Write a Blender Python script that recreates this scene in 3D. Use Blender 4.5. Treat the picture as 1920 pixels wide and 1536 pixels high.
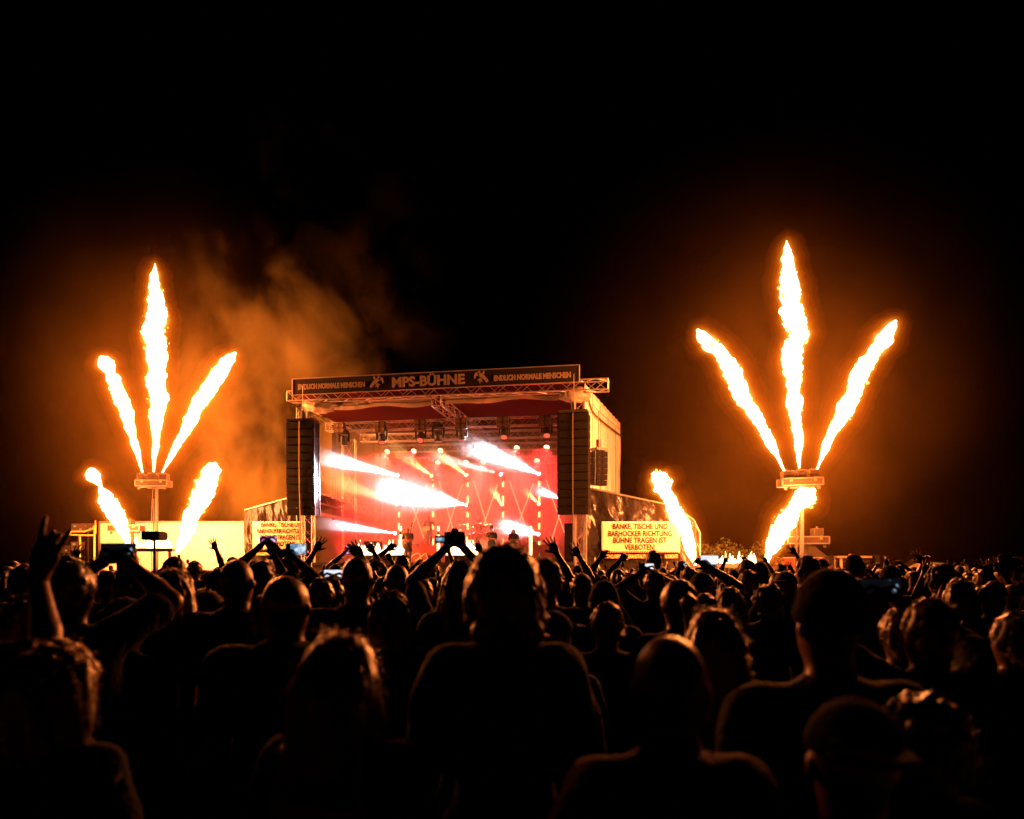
import bpy, bmesh, math, random
import numpy as np
from mathutils import Vector, Matrix, noise

# ------------------------------------------------------------------ clear
for o in list(bpy.data.objects):
    bpy.data.objects.remove(o)
SC = bpy.context.scene
COL = SC.collection
R = random.Random(7)

# ------------------------------------------------------------------ camera
F = 1400.0            # focal length in photo pixels (photo 1920 x 1536)
HOR = 1068.0          # horizon row in the photo
CZ = 1.75             # eye height
cam_d = bpy.data.cameras.new('camera')
cam_d.sensor_width = 36.0
cam_d.lens = 36.0 * F / 1920.0
cam_d.shift_y = (HOR - 768.0) / 1920.0
cam_d.clip_start = 0.05
cam_d.clip_end = 2000.0
cam_d.dof.use_dof = True
cam_d.dof.focus_distance = 24.0
cam_d.dof.aperture_fstop = 2.0
cam = bpy.data.objects.new('camera', cam_d)
COL.objects.link(cam)
cam.location = (0, 0, CZ)
cam.rotation_euler = (math.radians(90), 0, 0)
SC.camera = cam

# ------------------------------------------------------------------ night sky
w = bpy.data.worlds.new('World'); SC.world = w; w.use_nodes = True
nt = w.node_tree
bg = nt.nodes['Background']
sky = nt.nodes.new('ShaderNodeTexSky'); sky.sky_type = 'NISHITA'
sky.sun_disc = False
sky.sun_elevation = math.radians(-8.0); sky.sun_rotation = math.radians(200)
nt.links.new(sky.outputs[0], bg.inputs[0])
bg.inputs[1].default_value = 0.0015

# ------------------------------------------------------------------ exposure and sampling
SC.view_settings.view_transform = 'Standard'
SC.view_settings.look = 'None'
SC.view_settings.exposure = 0.0
SC.view_settings.gamma = 1.0
SC.view_settings.use_curve_mapping = False
cy = SC.cycles
cy.use_denoising = True
try:
    cy.denoiser = 'OPENIMAGEDENOISE'
    cy.denoising_input_passes = 'RGB_ALBEDO_NORMAL'
    cy.denoising_prefilter = 'ACCURATE'
except Exception:
    pass
cy.max_bounces = 4; cy.diffuse_bounces = 0; cy.glossy_bounces = 1
cy.transmission_bounces = 2; cy.volume_bounces = 0; cy.transparent_max_bounces = 8
cy.sample_clamp_indirect = 4.0; cy.sample_clamp_direct = 0.0
cy.caustics_reflective = False; cy.caustics_refractive = False
cy.use_light_tree = True
cy.volume_step_rate = 1.0; cy.volume_max_steps = 128
cy.use_adaptive_sampling = True; cy.adaptive_threshold = 0.03

# ------------------------------------------------------------------ helpers
def PX(px, py, D):
    """photo pixel at ground distance D (metres in front of the camera) -> world point"""
    return Vector(((px - 960.0) / F * D, D, CZ + (HOR - py) / F * D))

# the stage's own axes: u along its front (to the right), v to the back, z up
D_L, D_R = 39.5, 36.0
_pl = PX(545, HOR, D_L); _pr = PX(1085, HOR, D_R)
SO = Vector((_pl.x, _pl.y, 0)); _e = Vector((_pr.x - _pl.x, _pr.y - _pl.y, 0))
SW = _e.length
SU = _e.normalized(); SV = Vector((-SU.y, SU.x, 0))
def S(u, v, z):
    return SO + SU * u + SV * v + Vector((0, 0, z))
def SPX(px, py, v):
    """photo pixel on the stage plane at depth v -> world point"""
    a = (px - 960.0) / F; b = (HOR - py) / F
    t = (v + SO.dot(SV)) / (a * SV.x + SV.y)
    return Vector((a * t, t, CZ + b * t))
def SUZ(px, py, v):
    p = SPX(px, py, v)
    return (p - SO).dot(SU), p.z

class MB:
    """collects shapes in world space, links them as one mesh object"""
    def __init__(s): s.v = []; s.f = []
    def add(s, vs, fs):
        o = len(s.v); s.v.extend([tuple(p) for p in vs]); s.f.extend([tuple(i + o for i in f) for f in fs]); return s
    def box8(s, p):   # 8 corners: bottom 4 ccw, top 4 ccw
        return s.add(p, [(3, 2, 1, 0), (4, 5, 6, 7), (0, 1, 5, 4), (1, 2, 6, 5), (2, 3, 7, 6), (3, 0, 4, 7)])
    def box(s, c, sx, sy, sz, ax=None):
        """centre, full sizes, optional (x,y,z) axes"""
        c = Vector(c); X, Y, Z = ax if ax else (Vector((1, 0, 0)), Vector((0, 1, 0)), Vector((0, 0, 1)))
        X = X * (sx / 2); Y = Y * (sy / 2); Z = Z * (sz / 2)
        return s.box8([c - X - Y - Z, c + X - Y - Z, c + X + Y - Z, c - X + Y - Z, c - X - Y + Z, c + X - Y + Z, c + X + Y + Z, c - X + Y + Z])
    def sbox(s, u0, u1, v0, v1, z0, z1):
        return s.box8([S(u0, v0, z0), S(u1, v0, z0), S(u1, v1, z0), S(u0, v1, z0), S(u0, v0, z1), S(u1, v0, z1), S(u1, v1, z1), S(u0, v1, z1)])
    def tube(s, p, q, r, n=6, r2=None, cap=True):
        p = Vector(p); q = Vector(q); d = (q - p)
        if d.length < 1e-6: return s
        d.normalize(); a = d.orthogonal().normalized(); b = d.cross(a); r2 = r if r2 is None else r2
        vs = []
        for c, rr in ((p, r), (q, r2)):
            for i in range(n):
                t = 2 * math.pi * i / n
                vs.append(c + a * (math.cos(t) * rr) + b * (math.sin(t) * rr))
        fs = [(i, (i + 1) % n, n + (i + 1) % n, n + i) for i in range(n)]
        if cap: fs += [tuple(range(n - 1, -1, -1)), tuple(range(n, 2 * n))]
        return s.add(vs, fs)
    def path(s, pts, r, n=6):
        for i in range(len(pts) - 1): s.tube(pts[i], pts[i + 1], r, n)
        return s
    def lathe(s, c, axis, prof, n=16):
        """prof: list of (radius, height along axis)"""
        axis = Vector(axis).normalized(); a = axis.orthogonal().normalized(); b = axis.cross(a); c = Vector(c)
        vs = []
        for r, h in prof:
            for i in range(n):
                t = 2 * math.pi * i / n
                vs.append(c + axis * h + a * (r * math.cos(t)) + b * (r * math.sin(t)))
        fs = []
        for k in range(len(prof) - 1):
            for i in range(n):
                j = (i + 1) % n
                fs.append((k * n + i, k * n + j, (k + 1) * n + j, (k + 1) * n + i))
        fs += [tuple(range(n - 1, -1, -1)), tuple(range((len(prof) - 1) * n, len(prof) * n))]
        return s.add(vs, fs)
    def truss(s, p, q, w=0.4, h=0.4, r=0.028, rl=0.016, step=None, up=Vector((0, 0, 1))):
        p = Vector(p); q = Vector(q); d = (q - p); L = d.length; d.normalize()
        side = d.cross(up).normalized(); up2 = side.cross(d).normalized()
        cs = [side * (sx * w / 2) + up2 * (sz * h / 2) for sx, sz in ((-1, -1), (1, -1), (1, 1), (-1, 1))]
        for c in cs: s.tube(p + c, q + c, r, 6)
        n = max(2, int(round(L / (step or max(w, h)))))
        for k in range(4):
            a, b = cs[k], cs[(k + 1) % 4]
            for i in range(n):
                t0 = d * (L * i / n); t1 = d * (L * (i + 1) / n)
                if i % 2: s.tube(p + a + t0, p + b + t1, rl, 4, cap=False)
                else: s.tube(p + b + t0, p + a + t1, rl, 4, cap=False)
        for k in range(4):
            s.tube(p + cs[k], p + cs[(k + 1) % 4], rl, 5); s.tube(q + cs[k], q + cs[(k + 1) % 4], rl, 5)
        return s
    def build(s, name, mat, parent=None, smooth=False, bevel=0):
        me = bpy.data.meshes.new(name)
        off = world_loc(parent) if parent else Vector((0, 0, 0))
        me.from_pydata([(v[0] - off.x, v[1] - off.y, v[2] - off.z) for v in s.v], [], s.f)
        me.update()
        if smooth: me.polygons.foreach_set('use_smooth', [True] * len(me.polygons))
        me.materials.append(mat)
        o = bpy.data.objects.new(name, me); COL.objects.link(o)
        if parent: o.parent = parent
        if bevel:
            m = o.modifiers.new('bevel', 'BEVEL'); m.width = bevel; m.segments = 2; m.limit_method = 'ANGLE'
        return o

def world_loc(o):
    p = Vector(o.location)
    while o.parent: o = o.parent; p += Vector(o.location)
    return p

def recentre(o):
    """put a top-level mesh's origin at its base centre"""
    me = o.data; n = len(me.vertices); a = np.empty(n * 3, dtype=np.float32); me.vertices.foreach_get('co', a)
    a = a.reshape(-1, 3); c = np.array([(a[:, 0].min() + a[:, 0].max()) / 2, (a[:, 1].min() + a[:, 1].max()) / 2, a[:, 2].min()], dtype=np.float32)
    a -= c; me.vertices.foreach_set('co', a.ravel()); me.update()
    o.location = Vector(o.location) + Vector([float(x) for x in c]); return o

def tag(o, label=None, cat=None, group=None, kind=None):
    if label: o['label'] = label
    if cat: o['category'] = cat
    if group: o['group'] = group
    if kind: o['kind'] = kind
    return o

def thing(name, loc, label, cat, group=None):
    o = bpy.data.objects.new(name, None); COL.objects.link(o)
    o.empty_display_size = 0.1
    o.location = loc
    return tag(o, label, cat, group)

def copy_tree(o, parent=None):
    c = o.copy(); COL.objects.link(c)
    if parent: c.parent = parent
    for ch in list(o.children): copy_tree(ch, c)
    return c

# ------------------------------------------------------------------ materials
MATS = {}
def mat(name, col, rough=0.6, metal=0.0, var=0.15, scale=6.0, bump=0.0, spec=0.5, sheen=0.0, emit=None, estr=0.0, trans=0.0, coat=0.0, bscale=None):
    if name in MATS: return MATS[name]
    m = bpy.data.materials.new(name); m.use_nodes = True; t = m.node_tree; N = t.nodes; L = t.links
    b = N['Principled BSDF']
    b.inputs['Base Color'].default_value = (*col, 1); b.inputs['Roughness'].default_value = rough
    b.inputs['Metallic'].default_value = metal; b.inputs['Specular IOR Level'].default_value = spec
    b.inputs['Sheen Weight'].default_value = sheen
    b.inputs['Coat Weight'].default_value = coat
    b.inputs['Transmission Weight'].default_value = trans
    tc = N.new('ShaderNodeTexCoord')
    if var > 0:
        n = N.new('ShaderNodeTexNoise'); n.inputs['Scale'].default_value = scale; n.inputs['Detail'].default_value = 4
        L.new(tc.outputs['Object'], n.inputs['Vector'])
        mx = N.new('ShaderNodeMix'); mx.data_type = 'RGBA'
        mx.inputs[6].default_value = (*[c * (1 - var) for c in col], 1); mx.inputs[7].default_value = (*[min(1, c * (1 + var)) for c in col], 1)
        L.new(n.outputs['Fac'], mx.inputs[0]); L.new(mx.outputs[2], b.inputs['Base Color'])
        mr = N.new('ShaderNodeMapRange'); mr.inputs[3].default_value = max(0, rough - 0.12); mr.inputs[4].default_value = min(1, rough + 0.12)
        L.new(n.outputs['Fac'], mr.inputs[0]); L.new(mr.outputs[0], b.inputs['Roughness'])
    if bump > 0:
        n2 = N.new('ShaderNodeTexNoise'); n2.inputs['Scale'].default_value = bscale or scale * 4; n2.inputs['Detail'].default_value = 3
        L.new(tc.outputs['Object'], n2.inputs['Vector'])
        bp = N.new('ShaderNodeBump'); bp.inputs['Strength'].default_value = bump; bp.inputs['Distance'].default_value = 0.05
        L.new(n2.outputs['Fac'], bp.inputs['Height']); L.new(bp.outputs[0], b.inputs['Normal'])
    if emit:
        b.inputs['Emission Color'].default_value = (*emit, 1); b.inputs['Emission Strength'].default_value = estr
        m.cycles.emission_sampling = 'NONE' if estr < 12 else 'AUTO'
    MATS[name] = m; return m

def emat(name, col, strength, sample=False):
    if name in MATS: return MATS[name]
    m = bpy.data.materials.new(name); m.use_nodes = True; t = m.node_tree; N = t.nodes
    N.remove(N['Principled BSDF']); e = N.new('ShaderNodeEmission')
    e.inputs[0].default_value = (*col, 1); e.inputs[1].default_value = strength
    t.links.new(e.outputs[0], N['Material Output'].inputs[0])
    m.cycles.emission_sampling = 'FRONT' if sample else 'NONE'
    MATS[name] = m; return m

FIRE = (1.0, 0.215, 0.040)          # colour of the firelight

def point_light(name, loc, power, col, radius=0.3, parent=None):
    d = bpy.data.lights.new(name, 'POINT'); d.energy = power; d.color = col; d.shadow_soft_size = radius
    o = bpy.data.objects.new(name, d); COL.objects.link(o); o.location = loc
    if parent: o.parent = parent; o.location = Vector(loc) - world_loc(parent)
    return o
def spot_light(name, loc, target, power, col, angle, blend=0.2, radius=0.06, parent=None):
    d = bpy.data.lights.new(name, 'SPOT'); d.energy = power; d.color = col; d.spot_size = angle; d.spot_blend = blend
    d.shadow_soft_size = radius
    o = bpy.data.objects.new(name, d); COL.objects.link(o)
    q = (Vector(target) - Vector(loc)).to_track_quat('-Z', 'Y')
    o.rotation_mode = 'QUATERNION'; o.rotation_quaternion = q
    o.location = Vector(loc) - (world_loc(parent) if parent else Vector((0, 0, 0)))
    if parent: o.parent = parent
    return o

# ------------------------------------------------------------------ ground
g = MB(); 
NX = 40
g.add([(-400, -60, 0), (400, -60, 0), (400, 700, 0), (-400, 700, 0)], [(0, 1, 2, 3)])
gr = g.build('ground', mat('trodden_grass', (0.055, 0.06, 0.028), 0.95, var=0.5, scale=0.8, bump=0.6, bscale=9)); tag(gr, 'dark trodden grass field under the crowd', 'ground', kind='structure')
# ------------------------------------------------------------------ fire and smoke
FLAME_M = emat('flame', (1.0, 0.66, 0.26), 7.0)
def flame_mat():
    m = FLAME_M; t = m.node_tree; N = t.nodes; L = t.links
    e = [n for n in N if n.type == 'EMISSION'][0]
    tc = N.new('ShaderNodeTexCoord'); n = N.new('ShaderNodeTexNoise'); n.inputs['Scale'].default_value = 2.2; n.inputs['Detail'].default_value = 5
    r = N.new('ShaderNodeMapRange'); r.inputs[1].default_value = 0.28; r.inputs[2].default_value = 0.46; r.inputs[3].default_value = 1.5; r.inputs[4].default_value = 9
    L.new(tc.outputs['Object'], n.inputs['Vector']); L.new(n.outputs['Fac'], r.inputs[0]); L.new(r.outputs[0], e.inputs[1])
flame_mat()
FLICK_M = emat('flame_lick', (1.0, 0.48, 0.10), 2.6)

def flame_tube(mb, pts, seed, rough=1.0, n=30, stepm=0.055):
    """pts: world centre + radius; a lumpy turbulent tongue of fire"""
    P = [Vector(p[:3]) for p in pts]; Rr = [p[3] for p in pts]
    seg = [0]
    for i in range(1, len(P)): seg.append(seg[-1] + (P[i] - P[i - 1]).length)
    L = seg[-1]; m = max(8, int(L / stepm)); rings = []
    def at(t):
        for i in range(1, len(P)):
            if t <= seg[i] or i == len(P) - 1:
                f = (t - seg[i - 1]) / max(1e-6, seg[i] - seg[i - 1]); f = min(1, max(0, f))
                fs = f * f * (3 - 2 * f)
                return P[i - 1].lerp(P[i], f), Rr[i - 1] * (1 - fs) + Rr[i] * fs, (P[i] - P[i - 1]).normalized()
    o = Vector((seed * 13.7, seed * 3.1, seed * 7.9)); vs = []
    for k in range(m + 1):
        c, r, d = at(L * k / m); w_ = max(.35, 2.2 * r); d = at(min(L, L * k / m + w_))[0] - at(max(0, L * k / m - w_))[0]; d.normalize()
        a = d.orthogonal().normalized(); a = Vector((1, 0, 0)) - d * d.x; a.normalize(); b = d.cross(a)
        wob = noise.noise_vector(c * 0.9 + o) * (r * 0.5 * rough)
        for i in range(n):
            t = 2 * math.pi * i / n; dirv = a * math.cos(t) + b * math.sin(t)
            q = c + dirv * r
            lo = noise.noise(q * 1.3 + o); mi = noise.noise(q * 3.4 + o); hi = noise.noise(q * 9.0 + o); vh = noise.noise(q * 21.0 + o)
            s = 1 + rough * (0.36 * lo + 0.34 * mi + 0.28 * hi + 0.20 * vh)
            # fire licks lean up along the tongue
            vs.append(c + wob + dirv * (r * max(0.25, s)) + d * (0.25 * r * max(0, mi + hi)))
    fs = []
    for k in range(m):
        for i in range(n):
            j = (i + 1) % n
            fs.append((k * n + i, k * n + j, (k + 1) * n + j, (k + 1) * n + i))
    fs += [tuple(range(n - 1, -1, -1)), tuple(range(m * n, m * n + n))]
    mb.add(vs, fs)
    return at, L

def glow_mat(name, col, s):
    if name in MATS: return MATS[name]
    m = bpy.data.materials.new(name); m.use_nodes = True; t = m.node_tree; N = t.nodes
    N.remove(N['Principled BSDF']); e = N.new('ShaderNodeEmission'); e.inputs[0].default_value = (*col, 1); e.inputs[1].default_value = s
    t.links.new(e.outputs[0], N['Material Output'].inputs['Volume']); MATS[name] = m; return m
# flame fringe plus halo glow added as emissive shells round the core, redder outwards
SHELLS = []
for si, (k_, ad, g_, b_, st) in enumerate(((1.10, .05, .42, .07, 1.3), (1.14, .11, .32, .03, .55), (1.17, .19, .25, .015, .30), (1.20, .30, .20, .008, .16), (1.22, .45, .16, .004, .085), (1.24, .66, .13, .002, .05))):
    SHELLS.append((k_, ad, glow_mat('flame_halo_%d' % si, (1, g_, b_), st), .55 - .06 * si))
def fire_jet(name, D, tongues, label, power, seed, group):
    """tongues: lists of (px, py, half width in px) from nozzle to tip"""
    root = None; rr = random.Random(seed)
    base = PX(tongues[0][0][0], tongues[0][0][1], D)
    root = thing(name, base, label, 'flame', group)
    mb = MB(); lk = MB(); tot = 0; lights = []; shells = [MB() for _ in SHELLS]
    for ti, tg in enumerate(tongues):
        pts = []
        for (px, py, hw) in tg:
            p = PX(px, py, D); pts.append((p.x, p.y, p.z, max(0.02, hw * (.76 if tg[0][1] < 950 else .88) / F * D)))
        at, L = flame_tube(mb, pts, seed + ti * 5)
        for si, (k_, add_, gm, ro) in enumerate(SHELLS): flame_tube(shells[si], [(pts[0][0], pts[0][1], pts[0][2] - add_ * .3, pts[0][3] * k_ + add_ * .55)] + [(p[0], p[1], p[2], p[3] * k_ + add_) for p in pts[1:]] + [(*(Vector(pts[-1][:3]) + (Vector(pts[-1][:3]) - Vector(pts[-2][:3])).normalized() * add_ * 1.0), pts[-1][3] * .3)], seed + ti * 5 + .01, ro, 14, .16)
        for k in range(int(L * 12)):                       # torn-off licks at the edges
            t = L * rr.uniform(0.2, 1.0); c, r, d = at(t)
            an = rr.uniform(0, 6.283); dv = Vector((math.cos(an), rr.uniform(-.6, .6), math.sin(an)))
            q = c + dv * (r * rr.uniform(0.85, 1.3)); s = r * rr.choice((.04, .06, .08, .12, .2)) * rr.uniform(.7, 1.1)
            flame_tube(lk, [(*(q - d * s), s * .4), (*q, s), (*(q + d * s * 1.2 + dv * s * .5), s * .3)], rr.random() * 50, 1.2, 7, 0.05)
        nl = max(1, int(L / 1.6))
        for k in range(nl):
            c, r, d = at(L * (k + 0.6) / nl); lights.append((c, r * L / nl, r)); tot += r * L / nl
    a = mb.build('fire_core', FLAME_M, root, smooth=True); a.visible_shadow = False
    b = lk.build('fire_licks', FLICK_M, root, smooth=True); b.visible_shadow = False; b['kind'] = 'stuff'
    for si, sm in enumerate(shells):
        o = sm.build('flame_halo', SHELLS[si][2], root, smooth=True); o.visible_shadow = False; o['kind'] = 'stuff'
    for c, wgt, r in lights:
        point_light('fire_light', c, power * wgt / tot, FIRE, max(0.1, r), root)
    return root

DL, DR = 39.0, 31.0
G1 = 'gas flames shot up at the two sides of the stage'
PW = 4.2
fire_jet('flame_jet', DL, [[(267, 886, 2), (252, 830, 8), (233, 760, 14), (212, 710, 15), (207, 698, 10), (201, 688, 17), (194, 678, 15), (189, 670, 6)]], 'left jet of the tall left lift with a round ball of fire at its tip', 2600 * PW, 1, G1)
fire_jet('flame_jet', DL, [[(288, 886, 2), (291, 830, 8), (294, 760, 17), (293, 700, 19), (291, 645, 22), (294, 600, 21), (291, 560, 15), (291, 520, 9), (291, 494, 1)]], 'tallest flame of the left lift, a straight white spear with pointed tip', 3600 * PW, 2, G1)
fire_jet('flame_jet', DL, [[(304, 886, 2), (335, 830, 8), (362, 780, 14), (385, 735, 15), (410, 695, 15), (430, 675, 11), (442, 661, 3)]], 'right jet of the left lift, slanting up towards the smoke', 2700 * PW, 3, G1)
fire_jet('flame_jet', DL - 1, [[(241, 1021, 5), (228, 985, 12), (212, 955, 15), (200, 935, 14), (191, 924, 8), (187, 914, 3)], [(190, 913, 3), (184, 903, 8), (177, 895, 14), (172, 888, 13), (168, 881, 5)]], 'low left flame leaning left with a detached fireball above it', 1500 * PW, 4, G1)
fire_jet('flame_jet', DL - 1, [[(333, 1038, 4), (345, 1005, 11), (360, 965, 14), (376, 925, 18), (392, 895, 18), (400, 878, 13), (405, 868, 3)]], 'low flame leaning right in front of the white trailer', 1700 * PW, 5, G1)
fire_jet('flame_jet', DR, [[(1471, 884, 2), (1440, 820, 10), (1400, 755, 16), (1372, 700, 20), (1350, 660, 13), (1330, 645, 16), (1316, 632, 11), (1307, 618, 3)]], 'left jet of the right lift, slanting towards the stage', 2400 * PW, 6, G1)
fire_jet('flame_jet', DR, [[(1499, 884, 2), (1497, 820, 10), (1489, 740, 15), (1483, 680, 20), (1496, 630, 22), (1484, 580, 21), (1480, 530, 19), (1478, 490, 13), (1475, 466, 6), (1475, 452, 1)]], 'tallest flame of all, rising straight from the right lift', 3400 * PW, 7, G1)
fire_jet('flame_jet', DR, [[(1530, 884, 2), (1556, 820, 10), (1588, 760, 17), (1610, 715, 17), (1635, 670, 15), (1655, 635, 17), (1670, 615, 13), (1680, 602, 3)]], 'right jet of the right lift, slanting outward into the dark', 2500 * PW, 8, G1)
fire_jet('flame_jet', DR - 1, [[(1304, 1060, 4), (1292, 1020, 11), (1275, 975, 15), (1258, 940, 12), (1248, 928, 10), (1240, 912, 18), (1232, 897, 16), (1224, 886, 4)]], 'low flame with a ball tip before the right warning banner', 1300 * PW, 9, G1)
fire_jet('flame_jet', DR - 1, [[(1437, 1055, 5), (1455, 1015, 15), (1475, 975, 19), (1492, 950, 15), (1506, 938, 19), (1514, 928, 18), (1528, 918, 5)]], 'low flame curling right in front of the right lift', 1400 * PW, 10, G1)

def fire_row(name, p0, p1, h, label, seed, power, count, down=0.0):
    rr = random.Random(seed); root = thing(name, (Vector(p0) + Vector(p1)) / 2, label, 'flame', 'low rows of fire')
    mb = MB(); p0 = Vector(p0); p1 = Vector(p1)
    for k in range(count):
        b = p0.lerp(p1, (k + rr.random()) / count); hh = h * rr.choice((0.45, 0.6, 0.7, 0.8, 1.0, 1.25)); r = h * rr.uniform(0.12, 0.24)
        flame_tube(mb, [(b.x, b.y, b.z - down, r), (b.x + rr.uniform(-.05, .05), b.y, b.z + hh * .45, r * .8), (b.x + rr.uniform(-.15, .15) * h, b.y, b.z + hh, r * .12)], seed + k * 1.7, 1.1, 9, 0.06)
    o = mb.build('fire_core', FLAME_M, root, smooth=True); o.visible_shadow = False
    for k in range(3):
        point_light('fire_light', p0.lerp(p1, (k + .5) / 3) + Vector((0, 0, h * .5)), 2.0 * power / 3, FIRE, 0.2, root)
    return root
# ------------------------------------------------------------------ the stage
ALU = mat('aluminium', (0.42, 0.40, 0.37), 0.38, 0.85, var=0.12, scale=5)
BLACKM = mat('black_metal', (0.018, 0.018, 0.019), 0.45, 0.0, var=0.2, scale=8)
CURT = mat('stage_curtain', (0.035, 0.005, 0.006), 0.9, var=0.15, scale=2)
DARKC = mat('dark_cloth', (0.05, 0.035, 0.035), 0.85, var=0.25, scale=3, bump=0.2)
WHITE_T = mat('white_tarpaulin', (0.86, 0.85, 0.82), 0.5, var=0.05, scale=2, bump=0.25, bscale=1.6)
GREY_T = mat('grey_tarpaulin', (0.20, 0.17, 0.13), 0.55, var=0.15, scale=2, bump=0.3, bscale=2.5)
BLACK_T = mat('black_shiny_tarpaulin', (0.022, 0.020, 0.018), 0.22, var=0.25, scale=3, spec=0.8, bump=0.5, bscale=2.2)
DECK = mat('stage_deck', (0.05, 0.045, 0.045), 0.5, var=0.2, scale=3)
FLOOR_Z = 2.1
stage = thing('concert_stage', S(SW / 2, 0, 0), 'open-air concert stage with truss roof, white side sheet and red lit interior', 'stage')
def folds(fn, nu, nv, name, m, parent, thick=None):
    vs = []; fs = []
    for j in range(nv + 1):
        for i in range(nu + 1): vs.append(fn(i / nu, j / nv))
    for j in range(nv):
        for i in range(nu):
            a = j * (nu + 1) + i; fs.append((a, a + 1, a + nu + 2, a + nu + 1))
    mb = MB(); mb.add(vs, fs); o = mb.build(name, m, parent, smooth=True)
    if thick:
        md = o.modifiers.new('thickness', 'SOLIDIFY'); md.thickness = thick
    return o
BACK = 11.0
mb = MB(); mb.sbox(-0.2, SW + 0.2, -1.0, 12.6, FLOOR_Z - 0.12, FLOOR_Z); mb.build('deck', DECK, stage)
mb = MB(); mb.sbox(-0.2, SW + 0.2, -0.96, -0.92, 0.0, FLOOR_Z - 0.13); mb.build('front_skirt', DARKC, stage)
nleg = 9
for i in range(nleg):
    mb = MB(); u = 0.2 + (SW - .4) * i / (nleg - 1); mb.tube(S(u, -.7, 0), S(u, -.7, FLOOR_Z - .13), .05, 8); mb.tube(S(u, -.7, 0), S(u, -.7, .03), .12, 8); mb.build('deck_leg', ALU, stage)
folds(lambda a, b: S(0.1 + a * (SW - 0.2), BACK + 0.10 * math.sin(a * 190) * (1 - .3 * b) + .03 * math.sin(a * 57), FLOOR_Z + .02 + b * 8.4), 360, 3, 'back_curtain', CURT, stage)
folds(lambda a, b: S(0.15 + 0.05 * math.sin(a * 130), 4.4 + a * 6.4, 4.6 + b * 5.7), 200, 3, 'side_curtain', mat('side_curtain', (0.06, 0.05, 0.055), 0.95, spec=.1, var=.15, scale=2), stage)
# right outer sheet of white tarpaulin, seen from outside
def wallr(a, b):
    v = 0.15 + a * 13.8; top = 10.75 + 0.05 * v
    z = 3.9 - .25 * a + (top - 3.9 + .25 * a) * b
    return S(SW + 0.28 + 0.10 * math.sin(v * 2.1 + b * 3) * (1 - b) + .07 * math.sin(v * 5 + b * 2) * (1 - .7 * b) + .05 * noise.noise(Vector((v * 1.5, b * 6, 2))) + 0.50 * a ** 1.3, v, z)
folds(wallr, 70, 20, 'side_sheet', WHITE_T, stage, 0.02)
mb = MB()
def onwall(v, z): return S(SW + 0.40 + .50 * max(0, (v - .15) / 13.8) ** 1.3, v, z)
cbl = [onwall(0.3, 10.3), onwall(.8, 9.95), onwall(1.6, 9.75), onwall(3, 9.75), onwall(6, 9.95), onwall(10, 10.25), onwall(13.9, 10.55)]
mb.path(cbl, 0.05, 7); mb.build('roof_rope', mat('dark_rope', (0.06, 0.04, 0.02), .9), stage)
mb = MB(); mb.path([p + Vector((0.03, 0, .35)) for p in cbl[2:]], 0.015, 5); mb.build('guy_line', MATS['dark_rope'], stage)
for v_ in (1.9, 4.6, 7.6, 10.8):
    mb = MB(); mb.tube(onwall(v_, 4.0), onwall(v_, 10.6), .014, 5); mb.build('sheet_seam', MATS['dark_rope'], stage)
# roof: sheet on top, dark underside
mb = MB(); mb.box8([S(0.1, 0.3, 10.75), S(SW + .25, 0.3, 10.6), S(SW + .25, 12.3, 10.1), S(0.1, 12.3, 10.1), S(0.1, 0.3, 11.0), S(SW + .25, 0.3, 10.85), S(SW + .25, 12.3, 10.3), S(0.1, 12.3, 10.3)])
mb.build('roof', mat('roof_sheet', (0.05, 0.010, 0.008), 0.95, var=.2, scale=1.5, spec=.05), stage)
# trusses
zl, zr = 10.80, 10.52
def zt(u): return zl + (zr - zl) * u / SW
u0 = SUZ(543, 748, -.3)[0]; u1 = SUZ(1141, 724, -.3)[0]
mb = MB(); mb.truss(S(u0, -.3, zt(u0)), S(u1, -.3, zt(u1)), 0.55, 0.50, .034, .020, .6); mb.build('front_truss', ALU, stage)
tr_spec = [('light_truss', (614, 802), (1050, 788), 1.6), ('light_truss', (678, 823), (1052, 812), 6.0), ('light_truss', (700, 843), (1052, 836), 8.6), ('light_truss', (720, 866), (1050, 862), 10.4)]
TRZ = []
for nm, a, b, v in tr_spec:
    pa = SPX(*a, v); pb = SPX(*b, v); TRZ.append((pa, pb)); mb = MB(); mb.truss(pa, pb, 0.42, 0.42, .030, .017, .45); mb.build(nm, ALU, stage)
mb = MB(); mb.truss(S(SW * .53, -.1, 10.25), S(SW * .53, 9.6, 9.9), .5, .5, .034, .02, .5); mb.build('spine_truss', ALU, stage)
for (u, v, zb) in ((0.45, 0.35, FLOOR_Z), (SW - 0.05, 0.35, FLOOR_Z), (0.45, 10.6, FLOOR_Z), (SW - .3, 10.6, FLOOR_Z)):
    mb = MB(); mb.truss(S(u, v, zb), S(u, v, 10.3), .42, .42, .032, .02, .45, up=Vector((0, 1, 0))); mb.build('corner_tower', ALU, stage)
p = SUZ(655, 1000, 5)[0]
mb = MB(); mb.truss(S(p, 5, FLOOR_Z), S(p, 5, 9.4), .75, .4, .03, .014, 1.6, up=Vector((0, 1, 0))); mb.build('inner_tower', ALU, stage)
for z in (5.7, 4.85): 
    mb = MB(); mb.truss(S(.55, 1.2, z), S(.7, 9.6, z - .25), .3, .5 if z > 5 else .1, .03, .02, .55); mb.build('side_rail', ALU, stage)
for k in range(5):
    mb = MB(); mb.tube(S(.6 + .1 * k, 1.5 + 1.6 * k, 10.2), S(1.4 + .3 * k, 2.0 + 1.6 * k, 9.6), .025, 6); mb.build('roof_brace', ALU, stage)
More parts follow.
